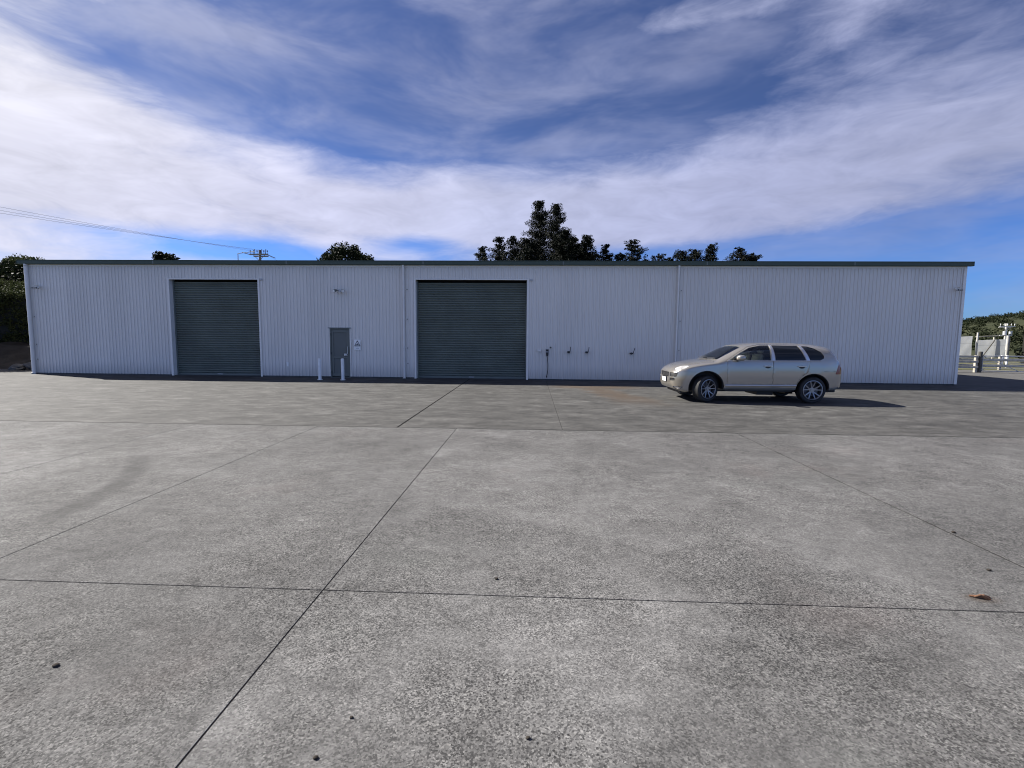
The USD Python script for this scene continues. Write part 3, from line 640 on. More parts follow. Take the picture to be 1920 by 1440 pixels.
def conifer(px, ptop, hw_px, Y, label, seed, cat_='tree', clump=0.42, dens=1.0, point=0.75, show=None, name='conifer_tree', group=None, look=None):
    "open conifer: whorls of branches, a tuft of foliage at each branch end and along it"
    top = at(px, ptop, Y); zb = ground_z(Y); H = top[2] - zb; R = hw_px * Y / F_PX
    r = np.random.default_rng(seed); root = empty(name, (top[0], Y, zb), 0)
    zlow = max(0.35 * H, 7.5 - zb - 1.5); cs, rs, limbs = [], [], []
    z = H - 0.35
    cs += [(0, 0, H - 0.12), (0.04, 0, H - 0.4)]; rs += [0.14, 0.2]; zroof = 10.4 * Y / 60 - zb
    while z > zlow:
        t = (H - z) / max(H - zroof, 1.5)
        reach = R * min(1.3, 0.07 + 1.0 * t ** point)
        for k in range(int(r.integers(5, 9) * dens + 0.5)):
            a = r.uniform(0, 2 * math.pi); L = reach * r.uniform(0.45, 1.12); up = r.uniform(-0.05, 0.5) * (1 - 0.4 * min(t, 1))
            e = np.array([math.cos(a) * L, math.sin(a) * L, z + up * L])
            if k % 2 == 0: limbs.append(((0, 0, z - 0.15), tuple(e), 0.035 + 0.03 * t))
            for q in ((1.0, 0.5) if L < 0.9 else (1.0, 0.74, 0.48, 0.22)):
                if r.random() < 0.12: continue
                pnt = np.array([0, 0, z - 0.15]) * (1 - q) + e * q
                cs.append(pnt + r.normal(size=3) * 0.08); rs.append(clump * r.uniform(0.55, 1.05) * (0.5 + 0.45 * min(1, t * 1.6)))
        z -= r.uniform(0.26, 0.42)
    obj('trunk', trunk_mesh(H - 0.2, 0.10 + H * 0.012, 0.03, limbs, seed), L_BARK, root)
    obj('crown', leaves(cs, rs, 34, 0.085, seed + 100), look or L_LEAF_DARK, root)
    tag(root, label, 'tree', group)
    return root
TG = 'dark trees rising behind the warehouse roof'
conifer(905, 461, 21, 62, 'small dark conifer at the left end of the group behind the roof', 1, clump=0.40, group=TG)
conifer(936, 443, 25, 60, 'dark conifer second from left in the group behind the roof', 2, group=TG)
conifer(965, 442, 27, 58, 'bushy dark conifer just left of the two tallest trees', 3, clump=0.5, group=TG)
conifer(1013, 376, 40, 64, 'tallest dark conifer, left one of the tall pair behind the roof', 4, clump=0.72, point=0.72, dens=1.25, group=TG)
conifer(1045, 382, 36, 62, 'second tallest dark conifer, right one of the tall pair', 5, clump=0.72, point=0.65, dens=1.25, group=TG)
conifer(1074, 444, 28, 57, 'rounded dark conifer directly right of the tall pair', 6, clump=0.55, dens=1.5, point=0.5, group=TG)
conifer(988, 446, 28, 56, 'dark bushy conifer filling the foot of the tall pair on the left', 18, clump=0.5, dens=1.4, point=0.5, group=TG)
conifer(1058, 430, 30, 55, 'dark bushy conifer in front of the tall pair on the right', 19, clump=0.5, dens=1.4, point=0.6, group=TG)
conifer(1101, 441, 28, 56, 'dense pointed dark conifer at the right end of the main group', 7, clump=0.5, dens=1.8, point=0.9, group=TG)
conifer(1137, 457, 22, 60, 'small dark conifer between the main group and the sparse tree', 8, clump=0.42, group=TG)
conifer(1163, 473, 17, 60, 'low dark treetop just left of the sparse rounded tree', 9, clump=0.4, group=TG)
conifer(1190, 448, 25, 61, 'sparse rounded tree with sky gaps right of the main group', 10, clump=0.40, dens=0.9, point=0.5, group=TG)
conifer(1235, 475, 20, 60, 'low dark treetop left of the second downpipe', 11, clump=0.42, point=0.5, group=TG)
conifer(1257, 482, 9, 60, 'lowest tiny dark treetop above the second downpipe', 12, clump=0.3, point=0.5, group=TG)
conifer(1279, 470, 18, 59, 'left one of two touching rounded treetops right of the second downpipe', 13, clump=0.48, point=0.45, dens=1.2, group=TG)
conifer(1303, 467, 21, 60, 'right one of two touching rounded treetops right of the second downpipe', 14, clump=0.5, point=0.45, dens=1.2, group=TG)
conifer(1333, 457, 13, 61, 'narrow upright dark conifer standing alone above the car', 15, clump=0.42, dens=1.2, point=0.5, group=TG)
conifer(1389, 464, 24, 62, 'taller one of the two rightmost dark treetops over the roof', 16, clump=0.42, group=TG)
conifer(1412, 475, 18, 62, 'lower rightmost dark treetop over the roof', 17, clump=0.38, point=0.5, group=TG)

def broadleaf(px, ptop, hw_px, Y, label, seed, look, clump=0.6, n=240, shape=(1.0, 0.8), vis=5.0, per=40, leaf=0.14):
    top = at(px, ptop, Y); zb = ground_z(Y); H = top[2] - zb; R = hw_px * Y / F_PX
    r = np.random.default_rng(seed); root = empty('broadleaf_tree', (top[0], Y, zb)); ch = min(vis, H * 0.75)
    cs, rs = [], []
    while len(cs) < n:
        d = r.normal(size=3); d /= np.linalg.norm(d); q = r.uniform(0.72, 1.0)
        if d[2] < -0.6: continue
        bump_ = 0.80 + 0.34 * meshkit.noise(np.array([d * 2.2 + seed]), seed)[0]
        p = d * q * bump_ * [R, R * 0.8, ch / 2] + [0, 0, H - ch / 2 - 0.2]
        cs.append(p); rs.append(clump * r.uniform(0.6, 1.15))
    limbs = [((0, 0, H - ch), tuple(np.asarray(c) * [0.8, 0.8, 1] - [0, 0, 0.2]), 0.10) for c in cs[::12]]
    obj('trunk', trunk_mesh(H - ch * 0.5, 0.3, 0.1, limbs, seed), L_BARK, root)
    obj('crown', leaves(cs, rs, per, leaf, seed + 50), look, root)
    tag(root, label, 'tree'); return root
broadleaf(652, 458, 59, 52, 'wide dome-shaped dark broadleaf tree above the staff door', 31, L_LEAF_MID, 0.62, 420, vis=6.5)
broadleaf(313, 471, 30, 50, 'small rounded dark treetop over the first roller door', 32, L_LEAF_MID, 0.5, 200, vis=4.0)
broadleaf(52, 478, 50, 40, 'pale olive tree with wispy flat top behind the left corner', 33, L_LEAF_LIT, 0.42, 300, vis=2.6, leaf=0.12)
broadleaf(-150, 395, 80, 25.5, 'tall broadleaf tree beyond the left edge shading the bank', 36, L_LEAF_MID, 0.6, 420, vis=6.8)
broadleaf(2, 487, 34, 34, 'darker tree at the left edge behind the clipped hedge', 34, L_LEAF_MID, 0.5, 300, vis=4.2)

def hedge(p0, p1, w, z0, z1, label, seed, look, n, clump=0.45, per=30, leaf=0.10, name='hedge', core=True):
    r = np.random.default_rng(seed); p0, p1 = np.array(p0, float), np.array(p1, float); L = np.linalg.norm(p1 - p0); d = (p1 - p0) / L; nr = np.array([-d[1], d[0]])
    root = empty(name, (*((p0 + p1) / 2), z0)); cs = []; o = (p0 + p1) / 2
    for _ in range(n):
        t = r.uniform(0, 1); face = r.random()
        if face < 0.5: s = r.uniform(-1, 0.8); zz_ = 0.80 + 0.20 * min(1, (s + 1) / 1.3)
        else: s, zz_ = (-1 if r.random() < 0.75 else 1), r.uniform(0.0, 0.82)
        q = p0 + d * L * t + nr * s * w / 2 - o
        cs.append((q[0], q[1], (z1 - z0) * zz_ * (0.94 + 0.12 * r.random())))
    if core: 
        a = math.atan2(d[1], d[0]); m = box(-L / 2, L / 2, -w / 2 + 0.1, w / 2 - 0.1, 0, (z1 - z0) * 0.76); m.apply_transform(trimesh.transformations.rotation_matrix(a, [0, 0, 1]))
        obj('branches', m, L_SHADE, root)  # plain solid box, coloured near-black to stand for the shaded hedge interior
    obj('foliage', leaves(cs, np.full(len(cs), clump) * r.uniform(0.6, 1.1, len(cs)), per, leaf, seed + 9), look, root)
    tag(root, label, 'hedge'); return root
# left of the building: bank, clipped hedge, rocks
def bank():
    xs, ys = np.linspace(-44, -20.6, 60), np.linspace(20.9, 33, 34); X, Y = np.meshgrid(xs, ys)
    edge = 22.2 + 0.4 * np.sin(X * 0.9); t = np.clip((Y - edge) / 3.4, 0, 1); t2 = np.clip((-21.5 - X) / 1.6, 0, 1)
    Z = -0.05 + 1.15 * t * t * (3 - 2 * t) * t2 + (meshkit.fbm(np.stack([X, Y, X * 0], -1) * 1.2, 4, 8) - 0.5) * 0.5 * np.clip(t * 4, 0, 1) * t2
    v = np.stack([X, Y, Z], -1).reshape(-1, 3); n = len(xs); f = []
    for j in range(len(ys) - 1):
        for i in range(n - 1): a = j * n + i; f += [(a, a + 1, a + n + 1), (a, a + n + 1, a + n)]
    return trimesh.Trimesh(v, f, process=False)
tag(obj('earth_bank', bank(), L_BANK, smooth=True), kind='structure')
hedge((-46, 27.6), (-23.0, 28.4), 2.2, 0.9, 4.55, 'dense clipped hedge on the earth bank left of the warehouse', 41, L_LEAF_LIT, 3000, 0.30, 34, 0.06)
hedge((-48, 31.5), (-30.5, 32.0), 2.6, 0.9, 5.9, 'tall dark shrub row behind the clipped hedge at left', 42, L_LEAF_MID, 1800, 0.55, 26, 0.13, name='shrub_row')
def rock(x, y, r, seed, label):
    m = trimesh.creation.icosphere(3, 1.0); v = m.vertices
    m.vertices = v * (1 + 1.3 * (meshkit.fbm(v * 1.5 + seed, 5, seed)[:, None] - 0.5)) * [r * 1.4, r, r * 0.6]
    o = empty('rock', (x, y, 0.0)); m.apply_translation([0, 0, r * 0.35]); obj('stone', m, L_ROCK, o, smooth=50); tag(o, label, 'rock', 'rocks at the foot of the bank')
rock(-22.6, 22.3, 0.34, 1, 'grey rock nearest the warehouse corner at the foot of the bank')
rock(-23.6, 22.6, 0.42, 2, 'largest grey rock at the foot of the bank')
rock(-24.4, 22.3, 0.26, 3, 'smallest grey rock by the left edge at the bank foot')
rock(-23.1, 23.3, 0.30, 4, 'grey rock half way up the bank behind the others')

# ------------------------------------------------------------------ power poles, lines, mast
def power_pole(px, ptop, Y, half, label, seed, mat, pins=6, stays=True, r=0.14):
    top = at(px, ptop, Y); zb = ground_z(Y); H = top[2] - zb
    root = empty('power_pole', (top[0], Y, zb))
    obj('pole', cyl((0, 0, -0.5), (0, 0, H - 0.1), r * 1.25, 12, r), mat, root)
    obj('crossarm', cbox(-half, half, -0.16 - r, -0.03 - r, H - 0.72, H - 0.56), mat, root)
    obj('crossarm', cbox(-half * 0.8, half * 0.8, 0.03 + r, 0.16 + r, H - 0.86, H - 0.72), mat, root)
    for s in (-1, 1): obj('brace', cyl((s * half * 0.6, -r - 0.05, H - 0.72), (0, -r - 0.03, H - 1.4), 0.03, 6), mat, root)
    for k in range(pins):
        xx_ = -half + 0.1 + k * (2 * half - 0.2) / (pins - 1)
        obj('insulator', cat(cyl((xx_, -0.1 - r, H - 0.56), (xx_, -0.1 - r, H - 0.30), 0.022, 6), cyl((xx_, -0.1 - r, H - 0.34), (xx_, -0.1 - r, H - 0.14), 0.075, 10, 0.04)), L_BLACKP if mat is L_POLE else L_WHITE, root)
    tag(root, label, 'power pole'); return root, top, H, zb
PY = 60.0
pole_a, ptop_a, Ha, zba = power_pole(487, 467.5, PY, 1.15, 'timber power pole with crossarms and insulators poking above the roof at left', 1, L_POLE)
obj('side_arm', cyl((-1.1, -0.2, Ha - 0.66), (-2.0, -0.4, Ha - 0.42), 0.05, 6), L_POLE, pole_a); obj('side_arm', cyl((1.1, -0.2, Ha - 0.7), (1.9, 0.0, Ha - 1.05), 0.05, 6), L_POLE, pole_a)
for x_ in (-0.55, 0.35, 0.85): obj('fuse_bracket', cyl((x_, -0.3, Ha - 0.6), (x_ + 0.16, -0.45, Ha - 0.05), 0.035, 6), L_BLACKP, pole_a)
def mast():
    b = at(446, 475, 57); e = at(472, 472, 57); zb = ground_z(57); H = b[2] - zb
    root = empty('street_lamp', (b[0], 57, zb))
    obj('pole', cat(cyl((0, 0, -0.3), (0, 0, H), 0.08, 10, 0.05), cyl((0, 0, H - 0.02), (e[0] - b[0], 0, e[2] - zb), 0.04, 8)), L_GALV, root)
    obj('lamp_head', cbox(e[0] - b[0] - 0.05, e[0] - b[0] + 0.4, -0.09, 0.09, e[2] - zb - 0.06, e[2] - zb + 0.05, 0.02), L_GREYBOX, root)
    tag(root, 'thin grey lamp mast with long outreach arm beside the power pole', 'street lamp')
mast()
def wire(p, q, sag, label, r=0.011):
    t = np.linspace(0, 1, 28)[:, None]; p, q = np.asarray(p), np.asarray(q)
    pts = p * (1 - t) + q * t; pts[:, 2] -= (4 * t * (1 - t) * sag)[:, 0]
    c = empty('power_line', tuple(p)); obj('wire', tube(pts - p, r, 5), L_POLE, c); tag(c, label, 'power line', 'power lines running left from the pole')
zc = ptop_a[2] - 0.2
for (pxs, dx, lab) in ((377, -1.0, 'uppermost of the three power lines running up to the left'), (383.5, 0.1, 'middle one of the three power lines running up to the left'), (388.5, 0.9, 'lowest of the three power lines running up to the left')):
    a = np.array([ptop_a[0] + dx, PY - 0.2, zc]); b0 = at(0, pxs, 38.0); b = a + (b0 - a) * 2.1
    wire(a, b, 0.45, lab)
for (dx, lab) in ((0.5, 'power line dropping right behind the roof from pole'),):
    wire(np.array([ptop_a[0] + dx, PY, zc - 0.1]), at(560, 497, 85.0), 0.6, lab)

# ------------------------------------------------------------------ right of the building: fence, gate, cloth, pole, hedge, hill
FY = 29.3
def px_x(px, Y, py=690): return at(px, py, Y)[0]
def rail_fence():
    x1 = px_x(1830, FY); x0 = px_x(1700, FY) ; root = empty('rail_fence', (x1, FY, -0.03))
    for k, z in enumerate((0.30, 0.60, 0.90)):
        obj('rail', cbox(x0 - x1, 0.06, -0.07, -0.025, z - 0.06, z + 0.06, 0.008), L_WOOD, root)
    for i, xx_ in enumerate((-0.0, -2.0)): obj('post', cbox(xx_ - 0.07, xx_ + 0.07, -0.02, 0.12, -0.2, 0.98, 0.012), L_WOOD, root)
    tag(root, 'weathered timber rail fence between the warehouse corner and gate', 'fence')
    p = empty('gate_post', (px_x(1836, FY), FY, -0.03)); obj('post', cyl((0, 0, -0.2), (0, 0, 1.18), 0.105, 12, 0.10), L_WOOD_DARK, p)
    for z in (0.18, 0.82): obj('hinge_bolt', cyl((0.0, -0.11, z), (0.16, -0.11, z), 0.02, 6), L_GALV, p)
    tag(p, 'thick dark timber gate post at the end of the rail fence', 'post')
rail_fence()
def farm_gate():
    x0 = px_x(1840, FY); x1 = x0 + 3.9; L = x1 - x0; root = empty('farm_gate', (x0, FY, -0.03), -0.06)
    fr = [cyl((0.03, 0, 0.10), (0.03, 0, 0.93), 0.022, 8), cyl((L, 0, 0.10), (L, 0, 0.93), 0.022, 8)]
    obj('frame', cat(*fr), L_GALV, root)
    for z, r in ((0.93, 0.030), (0.74, 0.014), (0.55, 0.014), (0.38, 0.014), (0.22, 0.014), (0.08, 0.026)): obj('rail', cyl((0.03, 0, z), (L, 0, z), r, 8), L_GALV, root)
    obj('diagonal_brace', cyl((0.03, 0.0, 0.93), (L * 0.5, 0.0, 0.08), 0.016, 8), L_GALV, root)
    tag(root, 'galvanised steel farm gate right of the dark gate post', 'gate')
farm_gate()
def back_fence():
    Y = 33.0; x0 = px_x(1838, Y); root = empty('rail_fence', (x0, Y, -0.03))
    for z in (0.22, 0.58): obj('rail', cbox(-2.5, 6.5, -0.07, -0.02, z - 0.09, z + 0.09, 0.008), L_WOOD, root)
    for xx_ in (-1.5, 1.2, 3.9, 6.4): obj('post', cbox(xx_ - 0.07, xx_ + 0.07, -0.02, 0.12, -0.2, 0.8, 0.012), L_WOOD, root)
    tag(root, 'low timber rail fence seen through the bars of the gate', 'fence')
back_fence()
def cloth_panel(pl, pr, ptl, ptr, Y, label, seed, posts):
    a, b = at(pl, ptl, Y), at(pr, ptr, Y); root = empty('windbreak', (a[0], Y, -0.06)); L = b[0] - a[0]
    xs, zs = np.linspace(0, L, 24), np.linspace(0.15, 1, 10); X, T = np.meshgrid(xs, zs); top = (a[2] + (b[2] - a[2]) * X / L + 0.06)
    Z = top * T; yv = 0.06 * (meshkit.fbm(np.stack([X * 0.9, Z * 0.7, X * 0], -1), 3, seed) - 0.5) * 2
    v = np.stack([X, yv, Z], -1).reshape(-1, 3); n = len(xs); f = []
    for j in range(len(zs) - 1):
        for i in range(n - 1): q = j * n + i; f += [(q, q + 1, q + n + 1), (q, q + n + 1, q + n)]
    m = trimesh.Trimesh(v, f, process=False); m2 = m.copy(); m2.vertices = m2.vertices + [0, 0.01, 0]; m2.invert()
    obj('cloth', m, L_CLOTH, root, smooth=True)
    for xx_, hz in posts(L): obj('post', cyl((xx_, 0.12, -0.2), (xx_, 0.12, hz), 0.075, 10), L_WOOD, root)
    obj('wire', cyl((0, -0.05, top.mean() * 0.72), (L, -0.05, top.mean() * 0.72), 0.008, 5), L_GALV, root)
    tag(root, label, 'windbreak', None); return root, a, b
CY = 46.0
cloth_panel(1770, 1824, 633, 630, CY, 'white windbreak cloth panel nearest the warehouse corner', 5, lambda L: ((0.1, 2.5),))
wp = empty('strainer_post', (px_x(1827.5, CY - 0.2), CY - 0.2, -0.06)); obj('post', cyl((0, 0, -0.2), (0, 0, 2.55), 0.08, 12, 0.07), L_POLE_PALE, wp)
obj('cap', cyl((0, 0, 2.55), (0, 0, 2.58), 0.085, 12), L_POLE_PALE, wp); tag(wp, 'pale round post between the two white windbreak panels', 'post')
r2, a2, b2 = cloth_panel(1830, 1890, 638, 636, CY + 3, 'white windbreak cloth panel with diagonal brace beside the dark hedge', 6, lambda L: ((L * 0.6, 2.2),))
da, db = at(1843, 667, CY + 2.6), at(1865, 638, CY + 2.6)
obj('brace', cyl(da - [a2[0], CY + 3, -0.06], db - [a2[0], CY + 3, -0.06], 0.045, 8), L_WOOD_DARK, r2)
ta, tb = at(1830, 631, CY + 2.6), at(1888, 629.5, CY + 2.6)
obj('top_rail', cyl(ta - [a2[0], CY + 3, -0.06], tb - [a2[0], CY + 3, -0.06], 0.035, 8), L_WOOD, r2)
sp_ = empty('strainer_post', (px_x(1884.5, CY - 1), CY - 1, -0.06)); zt_ = at(1885, 629.5, CY - 1)[2] + 0.06
obj('post', cyl((0, 0, -0.2), (0, 0, zt_), 0.115, 12, 0.105), L_POLE_PALE, sp_); obj('batten', cbox(0.12, 0.16, -0.05, 0.05, 0.3, zt_ - 0.2), L_POLE_PALE, sp_)
tag(sp_, 'thick grey strainer post at the right end of the windbreak', 'post')
for i, (pxx, lab) in enumerate(((1877, 'left white marker stake behind the farm gate'), (1886.5, 'right white marker stake behind the farm gate'))):
    s = empty('marker_stake', (px_x(pxx, 36), 36, -0.06)); obj('stake', cbox(-0.05, 0.05, -0.05, 0.05, -0.1, 0.80, 0.012), L_WHITE, s); obj('top', cbox(-0.056, 0.056, -0.056, 0.056, 0.801, 0.83, 0.01), L_WHITE, s); tag(s, lab, 'stake', 'white stakes behind the gate')
pole_b, ptb, Hb, zbb = power_pole(1887.5, 605.5, 96, 1.35, 'pale power pole with transformer standing against the hill at right', 2, L_POLE_PALE, 5, r=0.16)
obj('transformer', cat(cyl((-0.55, -0.45, Hb - 2.2), (-0.55, -0.45, Hb - 1.5), 0.28, 14), cyl((0.45, -0.45, Hb - 2.1), (0.45, -0.45, Hb - 1.5), 0.24, 14), cbox(-1.3, 0.9, -0.35, -0.2, Hb - 2.35, Hb - 2.22)), L_GREYBOX, pole_b)
hedge((px_x(1894, 42) + 1.2, 41), (px_x(1894, 42) + 9, 44), 2.4, -0.1, 3.0, 'tall dark hedge at the right edge beside the windbreak', 43, L_LEAF_DARK, 900, 0.5, 24, 0.12)

def hill():
    # ridge climbing gently to the right, seen over the windbreak
    dist = np.linspace(170, 640, 40); ang = np.linspace(-0.2, 1.35, 90); A, D = np.meshgrid(ang, dist); X, Y = np.sin(A) * D, np.cos(A) * D
    t = np.clip((D - 170) / 250, 0, 1); rise = 26 * t * t * (3 - 2 * t)
    w = np.clip((A - 0.66) / 0.16, 0, 1); amp = 0.62 + 0.32 * w
    Z = -3.5 + rise * amp + (meshkit.fbm(np.stack([X / 60, Y / 60, X * 0], -1), 4, 21) - 0.5) * 9 * t
    v = np.stack([X, Y, Z], -1).reshape(-1, 3); n = len(ang); f = []
    for j in range(len(dist) - 1):
        for i in range(n - 1): a = j * n + i; f += [(a, a + n, a + n + 1), (a, a + n + 1, a + 1)]
    return trimesh.Trimesh(v, f, process=False), X, Y, Z
hm, HX, HY, HZ = hill()
hm.fix_normals()
tag(obj('hill', hm, L_HILL, smooth=True), kind='structure')
rr = np.random.default_rng(77); sel = np.argwhere((HX / HY > 0.70) & (HX / HY < 1.5) & (HZ > -2))
pick = sel[rr.integers(0, len(sel), 1100)]
cs = np.array([(HX[j, i] + rr.uniform(-6, 6), HY[j, i] + rr.uniform(-6, 6), HZ[j, i] + rr.uniform(0.3, 1.6)) for j, i in pick])
tag(obj('bush_cover', leaves(cs, rr.uniform(1.6, 3.6, len(cs)), 110, 0.42, 78, 0.6), L_LEAF_HILL), 'dark scrub and trees covering the distant hillside at right', 'scrub', kind='stuff')

# ------------------------------------------------------------------ the parked car
def paint_look(name, col):
    g = G()
    fl = g.noise(g.pos(), 900.0, 1.0)
    c = g.mix(g.mul(g.rng(fl, 0.4, 0.7), 0.25), col, tuple(v * 1.25 for v in col))
    z = g.xyz(g.pos())[2]
    dust = g.mul(g.rng(z, 0.25, 0.75, 0.35, 0.0), g.rng(g.noise(g.pos(), 3.0, 5.0), 0.3, 0.7))
    c = g.mix(dust, c, (0.26, 0.23, 0.19))
    return g.done(name, g.n('principled_bsdf', 'BSDF', base_color=c, metallic=0.6, roughness=0.17, coat_weight=1.0, coat_roughness=0.02))
L_PAINT = paint_look('champagne_metallic_paint', (0.345, 0.318, 0.272))
L_CHROME = plain('bright_trim', (0.70, 0.70, 0.70), 0.22, 0.9)
L_TYRE = plain('tyre_rubber', (0.009, 0.009, 0.0095), 0.75, var=0.2, vscale=10)
L_RIM = plain('alloy', (0.30, 0.30, 0.31), 0.33, 0.85)
L_DISC = plain('brake_steel', (0.12, 0.12, 0.13), 0.45, 0.7)
L_LEATHER = plain('grey_leather', (0.40, 0.37, 0.33), 0.6)
L_LENSRED = plain('red_lens', (0.11, 0.006, 0.008), 0.15, coat=0.6)
L_LAMPCLEAR = plain('lamp_reflector', (0.40, 0.39, 0.37), 0.22, 0.1, coat=0.5, var=0.5, vscale=11.0)
L_PLATE = plain('number_plate_white', (0.72, 0.74, 0.76), 0.4)
L_AMBER = plain('side_marker_lens', (0.62, 0.55, 0.46), 0.2, coat=1.0)
def glass_look(name, tint, clear):
    g = G()
    t = g.n('transparent_bsdf', 'BSDF', color=tint)
    d = g.n('principled_bsdf', 'BSDF', base_color=(0.01, 0.012, 0.012), roughness=0.05)
    s = g.n('glossy_bsdf', 'BSDF', color=(0.9, 0.92, 0.95), roughness=0.03)
    body = g.n('mix_closure', 'closure', fac=clear, closure1=d, closure2=t)
    return g.done(name, g.n('mix_closure', 'closure', fac=g.n('fresnel', 'fac', IOR=1.45), closure1=body, closure2=s))
L_GLASS = glass_look('side_glass', (0.78, 0.82, 0.80), 0.93)
L_PRIVACY = glass_look('privacy_glass', (0.08, 0.085, 0.09), 0.6)
L_SCREEN = glass_look('windscreen_glass', (0.80, 0.86, 0.83), 0.97)

PC = lambda xs, ys: PchipInterpolator(xs, ys)
zt_f = PC([0, .03, .10, .25, .55, .9, 1.18, 1.30, 1.55, 1.92, 2.3, 2.8, 3.4, 3.9, 4.25, 4.37, 4.43, 4.53, 4.72, 4.77, 4.782],
          [.82, .865, .915, .975, 1.055, 1.115, 1.155, 1.225, 1.365, 1.545, 1.615, 1.638, 1.634, 1.602, 1.548, 1.518, 1.455, 1.31, 1.04, .93, .86])
zb_f = PC([0, .06, .2, .45, 1.4, 3.3, 4.4, 4.7, 4.782], [.50, .38, .30, .26, .33, .33, .34, .42, .52])
w_f = PC([0, .03, .10, .25, .5, .85, 1.3, 2.4, 3.5, 4.0, 4.4, 4.62, 4.73, 4.782], [.52, .62, .71, .82, .91, .955, .945, .945, .955, .955, .915, .84, .75, .62])
zs_f = PC([0, .1, .3, .6, 1.0, 1.3, 1.6, 2.5, 3.6, 4.2, 4.5, 4.7, 4.782], [.66, .74, .84, .93, .985, 1.02, 1.045, 1.07, 1.09, 1.09, 1.03, .88, .76])
nn_f = PC([0, .5, 1.1, 1.6, 2.0, 4.2, 4.6, 4.782], [2.6, 2.8, 3.2, 3.4, 3.8, 3.8, 3.2, 2.6])
def section(x, ins=0.0, zb=None):
    zt, w, zs, n = float(zt_f(x)) - ins, float(w_f(x)) - ins, float(zs_f(x)), float(nn_f(x))
    b = float(zb_f(x)) + ins if zb is None else zb
    zs = min(zs, zt - 0.02); b = min(b, zs - 0.05)
    pts = [(0.0, b), (w * 0.5, b), (w * 0.86, b), (w * 0.945, b + 0.035), (w * 0.97, b + 0.10)]
    for t in (0.25, 0.42, 0.60, 0.80): 
        zz_ = b + 0.10 + (zs - b - 0.10) * t; pts.append((w * (0.97 + 0.03 * math.sin(min(1, t / 0.62) * math.pi / 2) - 0.012 * max(0, t - 0.6) / 0.4), zz_))
    ws = w * 0.985; pts.append((ws, zs))
    for u in np.linspace(0, math.pi / 2, 15)[1:]:
        s = math.sin(u) ** (2 / n); c = math.cos(u) ** (2 / n) if u < math.pi / 2 - 1e-9 else 0.0
        zz_ = zs + (zt - zs) * s
        pts.append((ws * c * (1 - 0.30 * max(0, zz_ - zs - 0.05)), zz_))
    return pts
def loft(xs, ins=0.0, zb=None):
    rings = []
    for x in xs:
        h = section(x, ins, zb); rings.append([(x, -y, z) for y, z in h] + [(x, y, z) for y, z in h[-2:0:-1]])
    n = len(rings[0]); v = [p for r in rings for p in r]; f = []
    for k in range(len(rings) - 1):
        for i in range(n):
            j = (i + 1) % n; a, b = k * n + i, k * n + j; f += [(a, b, b + n), (a, b + n, a + n)]
    for k, flip in ((0, True), (len(rings) - 1, False)):
        c = np.mean(rings[k], 0); v.append(tuple(c)); ci = len(v) - 1
        for i in range(n):
            j = (i + 1) % n; a, b = k * n + i, k * n + j
            f.append((ci, b, a) if flip else (ci, a, b))
    m = trimesh.Trimesh(v, f, process=True); m.fix_normals()
    return manifold3d.Manifold(manifold3d.Mesh(np.asarray(m.vertices, np.float32), np.asarray(m.faces, np.uint32)))
def mf(m):
    m = m.copy(); m.merge_vertices(); m.fix_normals()
    return manifold3d.Manifold(manifold3d.Mesh(np.asarray(m.vertices, np.float32), np.asarray(m.faces, np.uint32)))
def mbox(*a): return mf(box(*a))
def py_(poly, y0, y1): return mf(prism_y(poly, y0, y1))
def pz_(poly, z0, z1):
    m = trimesh.creation.extrude_polygon(Polygon(poly) if not hasattr(poly, 'area') else poly, z1 - z0, engine='earcut'); m.apply_translation([0, 0, z0]); return mf(m)
def smooth_poly(pts, r): return Polygon(pts).buffer(-r).buffer(2 * r).buffer(-r)
def ycyl(x, z, r, y0, y1, n=48): return mf(cyl((x, y0, z), (x, y1, z), r, n))

